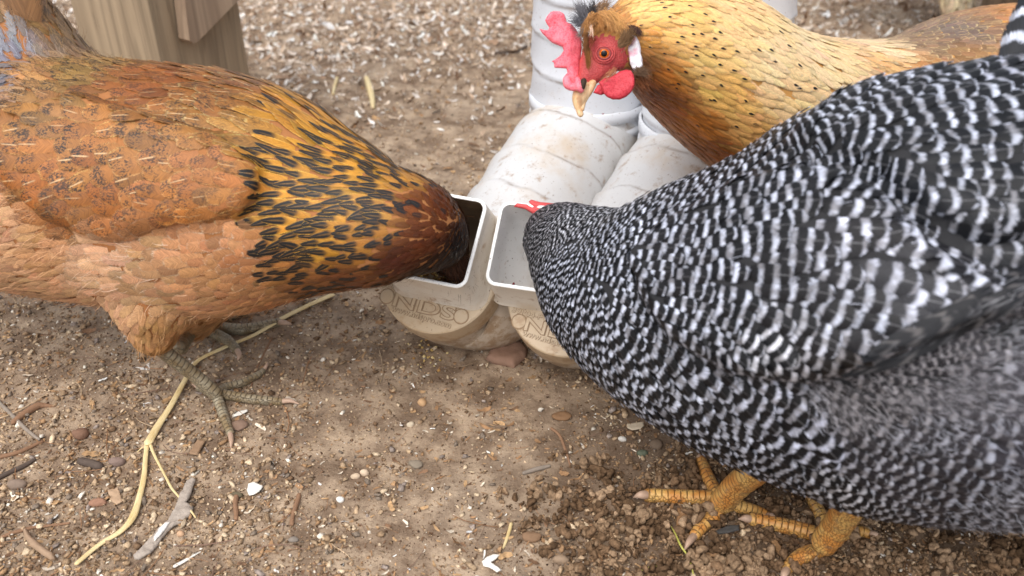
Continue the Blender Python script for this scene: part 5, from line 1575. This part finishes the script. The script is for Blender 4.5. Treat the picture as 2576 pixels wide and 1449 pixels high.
# ---------------------------------------------------------------- single things lying about
def flat_mat(name, c, rough=0.8, **kw): return simple(name, lin(c), rough, 0.22, 160, 0.0006, 700, 0.2, **kw)
M_STRAW = NT('dry_straw')
_x, _y, _z = M_STRAW.sep(M_STRAW.attr('la', 1))[:3]
_n = M_STRAW.noise(1.0, 3, 0.6, M_STRAW.comb(M_STRAW.math('MULTIPLY', _x, 60.0), M_STRAW.math('MULTIPLY', _y, 9.0), 0.0))
_n2 = M_STRAW.noise(40.0, 3, 0.6, M_STRAW.oc())
M_STRAW = M_STRAW.fin(Base_Color=M_STRAW.mix(M_STRAW.ss(_n, 0.35, 0.65), M_STRAW.mix(M_STRAW.ss(_n2, 0.4, 0.6), tuple(lin((196, 160, 88))), tuple(lin((216, 190, 134)))), tuple(lin((236, 218, 172)))), Roughness=0.45, Specular_IOR_Level=0.4, Normal=M_STRAW.bump(_n, 0.4, 0.0004))
M_TWIG = simple('brown_bark', lin((140, 108, 84)), 0.85, 0.3, 140, 0.0008, 500, 0.15)
M_TWIGG = simple('grey_bark', lin((142, 130, 118)), 0.85, 0.35, 140, 0.0009, 500, 0.15)
M_DARKSTICK = simple('dark_bark', lin((92, 80, 72)), 0.85, 0.35, 140, 0.0012, 300, 0.15)
M_SHELL = simple('eggshell_white', lin((232, 228, 218)), 0.55, 0.05, 100, 0.0002)
M_SPROUT = simple('yellow_green_shoot', lin((188, 184, 92)), 0.5, 0.15, 100, 0.0002)

def rope(pts, radii_px, extra_z=0.0, flat=1.0, seg=12, n=None, zs=None):
    C, R = [], []
    for i, (u, v) in enumerate(pts):
        rp = radii_px[i] if hasattr(radii_px, '__len__') else radii_px
        g = G(u, v, 0.002); rr = rp * depth(g) / F
        z = ground_h(g[0], g[1]) + rr * 0.8 + extra_z + (zs[i] if zs else 0)
        C.append(G(u, v, z)); R.append(rr)
    q = catmull(np.hstack([np.array(C), np.array(R)[:, None]]), n or 10 * len(pts))
    return sweep(q[:, :3], np.maximum(q[:, 3], 0.00012), seg, True, None if flat == 1 else (np.array([0, 0, 1.0]), flat), lambda s, th: 1 + 0.12 * fbm(2 * np.cos(th) + 5, 2 * np.sin(th) + 5 + s * 200, 2, 3), 2, (0, 0, 1))

def stick(name, label, cat, pts, r_, mat, group=None, **kw):
    V, Fc, A = rope(pts, r_, **kw)
    return tag(obj(name, V, Fc, mat, None, {'la': A}), label, cat, group)

# the long straw, passing under the orange hen's feet
st = G(372, 1110)
straw = thing('long_straw', 'long pale yellow straw bent at a joint, lying under the orange hen', 'straw', (st[0], st[1], 0))
V, Fc, A = rope([(835, 742), (780, 766), (712, 800), (640, 842), (560, 876), (497, 908), (470, 948), (430, 1020), (398, 1070), (374, 1112)], [7, 7, 7, 6, 6, 6, 7, 8, 10, 12], 0.0015, 0.45)
obj('stem', V, Fc, M_STRAW, straw, {'la': A})
V, Fc, A = rope([(370, 1118), (366, 1150), (362, 1200), (350, 1252), (334, 1300), (305, 1335), (250, 1370), (194, 1416)], [6, 6, 7, 8, 10, 8, 7, 7], 0.001, 0.5)
obj('stem', V, Fc, M_STRAW, straw, {'la': A})
V, Fc, A = rope([(378, 1118), (390, 1148), (412, 1190), (432, 1228), (455, 1255), (478, 1282), (492, 1302)], [4, 3.5, 3, 3, 2.5, 2.5, 2], 0.003, 0.6)
obj('side_shoot', V, Fc, M_STRAW, straw, {'la': A})
V, Fc, A = rope([(372, 1116), (360, 1124), (345, 1137)], [5, 3, 1], 0.001, 0.5)
obj('side_shoot', V, Fc, M_STRAW, straw, {'la': A})

def gblade(name, label, cat, out, th, mat, z=0.0005, step=3.0, wob=0.0006, group=None, tilt=0.0, dz=None, parent=None, rnd=None):
    g = [G(u, v) for u, v in out]; c = np.mean(g, axis=0)
    k = depth(c) / F
    q = [(p[0] - c[0], p[1] - c[1]) for p in g]
    ez = nrm(np.array([tilt, -abs(tilt) * .5, 1.0])); ex = nrm(np.cross([0, 1, 0], ez)); ey = np.cross(ez, ex)
    O = np.array([c[0], c[1], ground_h(c[0], c[1]) + th / 2 + z])
    V, Fc = blade(q, O, ex, ey, ez, th, rnd or th * 0.7, step * k, wob, dz)
    o = obj(name, V, Fc, mat, parent)
    if parent is None: tag(o, label, cat, group)
    return o

gs = G(415, 1310)
wood = thing('driftwood_stick', 'split grey weathered stick with a white dropping smeared on it', 'stick', (gs[0], gs[1], 0))
gblade('wood', '', '', [(487, 1204), (494, 1212), (478, 1258), (470, 1270), (488, 1278), (486, 1294), (462, 1318), (436, 1332), (420, 1346), (402, 1372), (380, 1398), (352, 1412), (340, 1412), (336, 1402), (352, 1388), (386, 1352), (402, 1334), (424, 1312), (440, 1284), (452, 1252), (470, 1216)], 0.0030, simple('split_grey_wood', lin((168, 156, 144)), 0.85, 0.35, 200, 0.001, 600, 0.15), 0.001, 3.0, 0.0022, parent=wood)
gblade('dropping', '', '', [(418, 1326), (432, 1324), (420, 1342), (404, 1362), (392, 1374), (390, 1362), (402, 1342)], 0.0014, flat_mat('white_dropping', (226, 222, 216)), 0.0036, 3.0, 0.001, parent=wood)

gblade('eggshell', 'largest white eggshell fragment on the bare dirt below the orange hen\'s foot', 'eggshell', [(626, 1224), (640, 1218), (652, 1224), (664, 1230), (654, 1244), (640, 1252), (628, 1254), (622, 1240)], 0.0009, M_SHELL, 0.002, 3, 0.001, 'white eggshell bits')
gblade('eggshell', 'curved white shell piece at the bottom edge under the pale upright straw', 'eggshell', [(1212, 1418), (1226, 1406), (1244, 1400), (1258, 1402), (1248, 1412), (1236, 1420), (1252, 1432), (1262, 1440), (1250, 1446), (1232, 1434), (1216, 1430)], 0.0009, M_SHELL, 0.002, 3, 0.001, 'white eggshell bits')
gblade('wood_chip', 'pale torn wood chip left of the barred hen\'s upper toe', 'wood chip', [(1576, 1070), (1600, 1066), (1618, 1064), (1620, 1074), (1612, 1082), (1590, 1086), (1578, 1080)], 0.0012, flat_mat('pale_chip', (214, 196, 170)), 0.001, 3)
gblade('wood_chip', 'white split chip beside the orange hen\'s front toes', 'wood chip', [(585, 1044), (600, 1034), (622, 1029), (624, 1034), (606, 1044), (590, 1048)], 0.001, M_SHELL, 0.001, 3)
gblade('wood_chip', 'brown rectangular wood chip left of the white eggshell, below the hen\'s claw', 'wood chip', [(497, 1108), (518, 1112), (498, 1148), (474, 1146)], 0.002, flat_mat('brown_chip', (150, 122, 96)), 0.001, 3)
gblade('wood_chip', 'tan upright wood chip beside the barred hen\'s front claws', 'wood chip', [(1704, 1276), (1728, 1280), (1730, 1300), (1722, 1330), (1716, 1348), (1700, 1326), (1702, 1300)], 0.0015, flat_mat('tan_chip', (152, 116, 82)), 0.002, 3)
gblade('wood_chip', 'dark grey sliver between the barred hen\'s two feet', 'wood chip', [(1794, 1338), (1830, 1322), (1860, 1320), (1860, 1334), (1830, 1342), (1800, 1344)], 0.002, flat_mat('charred_chip', (78, 76, 74)), 0.003, 3)
gblade('wood_chip', 'two-toned brown chip leaning below the barred hen\'s right foot', 'wood chip', [(1936, 1344), (1956, 1350), (1980, 1384), (1966, 1394), (1950, 1372)], 0.0015, flat_mat('brown_chip_b', (160, 124, 88)), 0.002, 3)
gblade('wood_chip', 'tan chip lying flat below the barred hen\'s left foot', 'wood chip', [(1770, 1390), (1790, 1386), (1812, 1390), (1808, 1400), (1772, 1400)], 0.0015, flat_mat('tan_chip_b', (156, 122, 90)), 0.002, 3)
gblade('leaf_scrap', 'torn tan leaf scrap beside the reddish stone at lower left', 'leaf', [(272, 1236), (300, 1232), (306, 1252), (312, 1268), (296, 1276), (286, 1270), (276, 1258)], 0.0008, flat_mat('tan_leaf', (180, 152, 124)), 0.001, 3, 0.002)
gblade('clay_stick', 'clay coated stick lying diagonally at the lower left corner', 'stick', [(64, 1348), (74, 1346), (86, 1366), (120, 1394), (144, 1410), (146, 1422), (134, 1426), (112, 1412), (82, 1390), (68, 1366)], 0.005, flat_mat('clay_crust', (160, 134, 110)), 0.001, 3, 0.001)
gblade('flat_stone', 'flat reddish brown stone at the foot of the pipe feeders', 'stone', [(1222, 904), (1232, 884), (1248, 872), (1280, 866), (1306, 862), (1328, 880), (1324, 900), (1294, 924), (1264, 918), (1240, 912)], 0.010, flat_mat('red_brown_stone', (142, 112, 94)), -0.003, 4, 0.002, rnd=0.006)
gblade('shard', 'pale shard lying on the flat stone by the feeders', 'shard', [(1242, 880), (1252, 876), (1272, 878), (1276, 882), (1262, 888), (1250, 886)], 0.001, flat_mat('pale_shard', (216, 202, 182)), 0.0075, 3)
stick('twig', 'thin upright brown twig on bare dirt right of the white eggshell', 'twig', [(752, 1246), (748, 1262), (742, 1280), (736, 1300), (734, 1318)], [6, 6, 6, 5.5, 6], M_TWIG, 'twigs on the dirt')
stick('twig', 'short peg-like twig standing below a mossy clod left of the eggshell', 'twig', [(594, 1250), (592, 1270), (594, 1288), (594, 1304)], [7, 6, 6, 6], M_TWIG, 'twigs on the dirt')
stick('twig', 'longest brown twig curving in from the left edge near the bottom', 'twig', [(-10, 1358), (30, 1342), (80, 1328), (130, 1322), (174, 1316)], [5, 5, 4.5, 4, 3], M_TWIG, 'twigs on the dirt')
stick('twig', 'grey brown knobbly twig forking at the left edge above the round grey stone', 'twig', [(34, 1062), (60, 1042), (92, 1022), (112, 1020), (138, 1022)], [7, 9, 9, 6, 3], M_TWIG, 'twigs on the dirt')
stick('twig', 'thin grey twig slanting down from the left edge', 'twig', [(-6, 1008), (30, 1044), (64, 1078), (98, 1106)], [4.5, 5, 5, 4], M_TWIGG, 'twigs on the dirt')
stick('twig', 'grey twig at the left edge just below two crossing twigs', 'twig', [(-8, 1204), (30, 1186), (60, 1172), (88, 1156)], [7, 6.5, 6, 4], M_DARKSTICK, 'twigs on the dirt')
stick('twig', 'brown twig reaching in from the left edge under the forked one', 'twig', [(-8, 1152), (40, 1140), (74, 1126), (106, 1111)], [6, 5.5, 5, 4], M_TWIG, 'twigs on the dirt')
stick('stick_stub', 'short thick dark stick stub at left', 'stick', [(204, 1160), (228, 1166), (250, 1172)], [10, 11, 10], M_DARKSTICK)
stick('twig', 'small knotted grey twig on the dirt left of the churned clods', 'twig', [(1318, 1190), (1350, 1180), (1382, 1172)], [5, 6, 4], M_TWIGG, 'twigs on the dirt')
stick('twig', 'thin curved rootlet running down to the clods below the barred hen', 'twig', [(1388, 1078), (1408, 1096), (1422, 1130), (1434, 1168)], [4, 4, 3.5, 3], M_TWIG, 'twigs on the dirt')
stick('straw_piece', 'short pale straw standing out at the bottom centre', 'straw', [(1286, 1318), (1280, 1340), (1272, 1364), (1266, 1378)], [4.5, 4.5, 4, 3], M_STRAW)
stick('straw_piece', 'short bent pale straw on the dirt behind the orange hen', 'straw', [(922, 196), (930, 222), (936, 248), (938, 270)], [6, 8, 7, 5], M_STRAW, extra_z=.001)
stick('straw_piece', 'thin straw lying in shavings left of the feeders', 'straw', [(848, 196), (842, 216), (838, 236)], [3.5, 4, 3], M_STRAW, extra_z=.001)
stick('twig', 'dark twig lying behind the feeders at their left', 'twig', [(1250, 134), (1300, 128), (1335, 112)], [5, 5, 3], M_DARKSTICK, 'twigs on the dirt')
stick('white_splinter', 'white splinter with a hair-like tail below the grey split stick', 'splinter', [(440, 1424), (462, 1412), (486, 1398), (504, 1388)], [5, 5, 3, 1.2], M_SHELL, flat=.5)
stick('twig', 'long thin needle-like twig hanging down past the hen\'s rear toe', 'twig', [(824 - 140, 850), (664, 890), (640, 940), (632, 974)], [2.4, 2.6, 2.4, 2], M_TWIG, 'twigs on the dirt')
stick('grass_shoot', 'bright yellow green shoot beside the barred hen\'s claw', 'shoot', [(1689, 1325), (1700, 1345), (1712, 1372), (1728, 1396), (1738, 1420), (1744, 1444)], [1.6, 2, 2.4, 2.2, 2, 1.5], M_SPROUT, zs=[.002, .006, .008, .006, .004, .002])
stick('grass_shoot', 'yellow green shoot curving along the bottom edge', 'shoot', [(1612, 1436), (1630, 1428), (1648, 1424), (1668, 1432), (1690, 1444)], [1.4, 1.7, 1.7, 1.7, 1.3], M_SPROUT, zs=[.001, .003, .004, .003, .001])

def stone(label, u, v, w, h, col, seed, cat='stone', name='stone', flat=.7, sub=2, rough=.35, group=None):
    V, Fc = ico(sub + 1, rough, seed, flat)
    g = G(u, v, 0.004); k = depth(g) / F
    V = V * np.array([w * k, h * k, (w + h) / 2 * k])
    V = V + np.array([g[0], g[1], ground_h(g[0], g[1]) + 0.30 * (w + h) / 2 * k])
    o = obj(name, V, Fc, flat_mat('stone_' + str(seed), col, 0.85), None, None, False)
    return tag(o, label, cat, group)
stone('rounded grey stone near the left edge under the twigs', 40, 1216, 28, 22, (134, 116, 102), 301)
stone('reddish oval stone touching the torn leaf scrap', 244, 1258, 24, 18, (156, 118, 96), 302)
stone('rough brown rock among gravel left of the straw joint', 200, 1086, 22, 28, (128, 98, 80), 303)
stone('crumpled purplish grey stone left of the straw', 292, 1154, 24, 18, (134, 114, 104), 304)
stone('smooth round white pebble on the bare dirt', 854, 1248, 11, 11, (230, 226, 218), 305, 'pebble', 'pebble', .8, 2, .12)
stone('cream white pebble, right one of a touching pair on the dirt', 915, 1176, 13, 14, (206, 184, 158), 306, 'pebble', 'pebble', .8, 2, .15)
stone('cream white pebble, left one of a touching pair on the dirt', 892, 1184, 13, 12, (198, 176, 150), 307, 'pebble', 'pebble', .8, 2, .15)
stone('squarish yellowish pebble below the feeders', 1061, 1000, 12, 13, (198, 160, 120), 308, 'pebble', 'pebble', .8, 2, .2)
stone('pale rounded pebble right below the yellowish pebble', 1031, 1052, 10, 11, (200, 184, 160), 309, 'pebble', 'pebble', .8, 2, .2)
stone('greenish grey speckled stone under the barred hen\'s breast', 1615, 1128, 17, 15, (104, 110, 92), 310)
stone('round cracked grey brown clod next to the green stone', 1654, 1108, 20, 18, (118, 100, 84), 311, 'clod', 'soil_clod')
stone('brown lumpy clod under the barred hen\'s breast', 1414, 1036, 26, 20, (136, 104, 76), 312, 'clod', 'soil_clod', .4)
stone('white angular pebble left of the pale torn chip', 1566, 1095, 12, 11, (220, 214, 204), 313, 'pebble', 'pebble')
stone('greyish lump of mixed grit on the dirt centre', 1044, 1154, 20, 18, (138, 126, 110), 314, 'clod', 'soil_clod', .5)
stone('purplish brown clod below the orange hen\'s toes', 600, 1062, 24, 20, (134, 110, 94), 315, 'clod', 'soil_clod', .5)
stone('mossy dark clod topping the peg-like twig', 594, 1236, 19, 13, (104, 94, 74), 316, 'clod', 'soil_clod', .6)
stone('grey round pebble on dirt right of the bare patch', 737, 1350, 14, 13, (136, 126, 116), 317, 'pebble', 'pebble', .6)
stone('pale cream pebble near the split grey stick', 452, 1334, 11, 13, (196, 160, 128), 318, 'pebble', 'pebble')
stone('tan pebble beside the bottom of the split stick', 319, 1366, 10, 14, (194, 168, 136), 319, 'pebble', 'pebble')
stone('cream clod at the bottom among churned soil', 1410, 1398, 22, 18, (150, 128, 106), 320, 'clod', 'soil_clod', .7)
stone('big pale brown clod left of the pale straw', 1338, 1340, 30, 22, (134, 106, 82), 321, 'clod', 'soil_clod', .6)
# kernels of spilled feed in front of the left feeder
n = 30
uv = np.array([1080, 893]) + RNG.normal(size=(n, 2)) * [22, 18]
pos = np.array([G(a, b, .001) for a, b in uv]); pos[:, 2] = ground_h(pos[:, 0], pos[:, 1]) + .0012
V, Fc, C = scatter([ico(1, .4, 8)], pos, RNG.uniform(0, 6.28, (n, 3)), np.full((n, 3), .0017) * RNG.uniform(.6, 1.2, (n, 1)), palette(n, [(204, 170, 104), (218, 194, 140), (186, 142, 84)], [3, 2, 1]))
o = obj('spilled_grain', V, Fc, M_SEED, None, {'col': C}, False); o['kind'] = 'stuff'
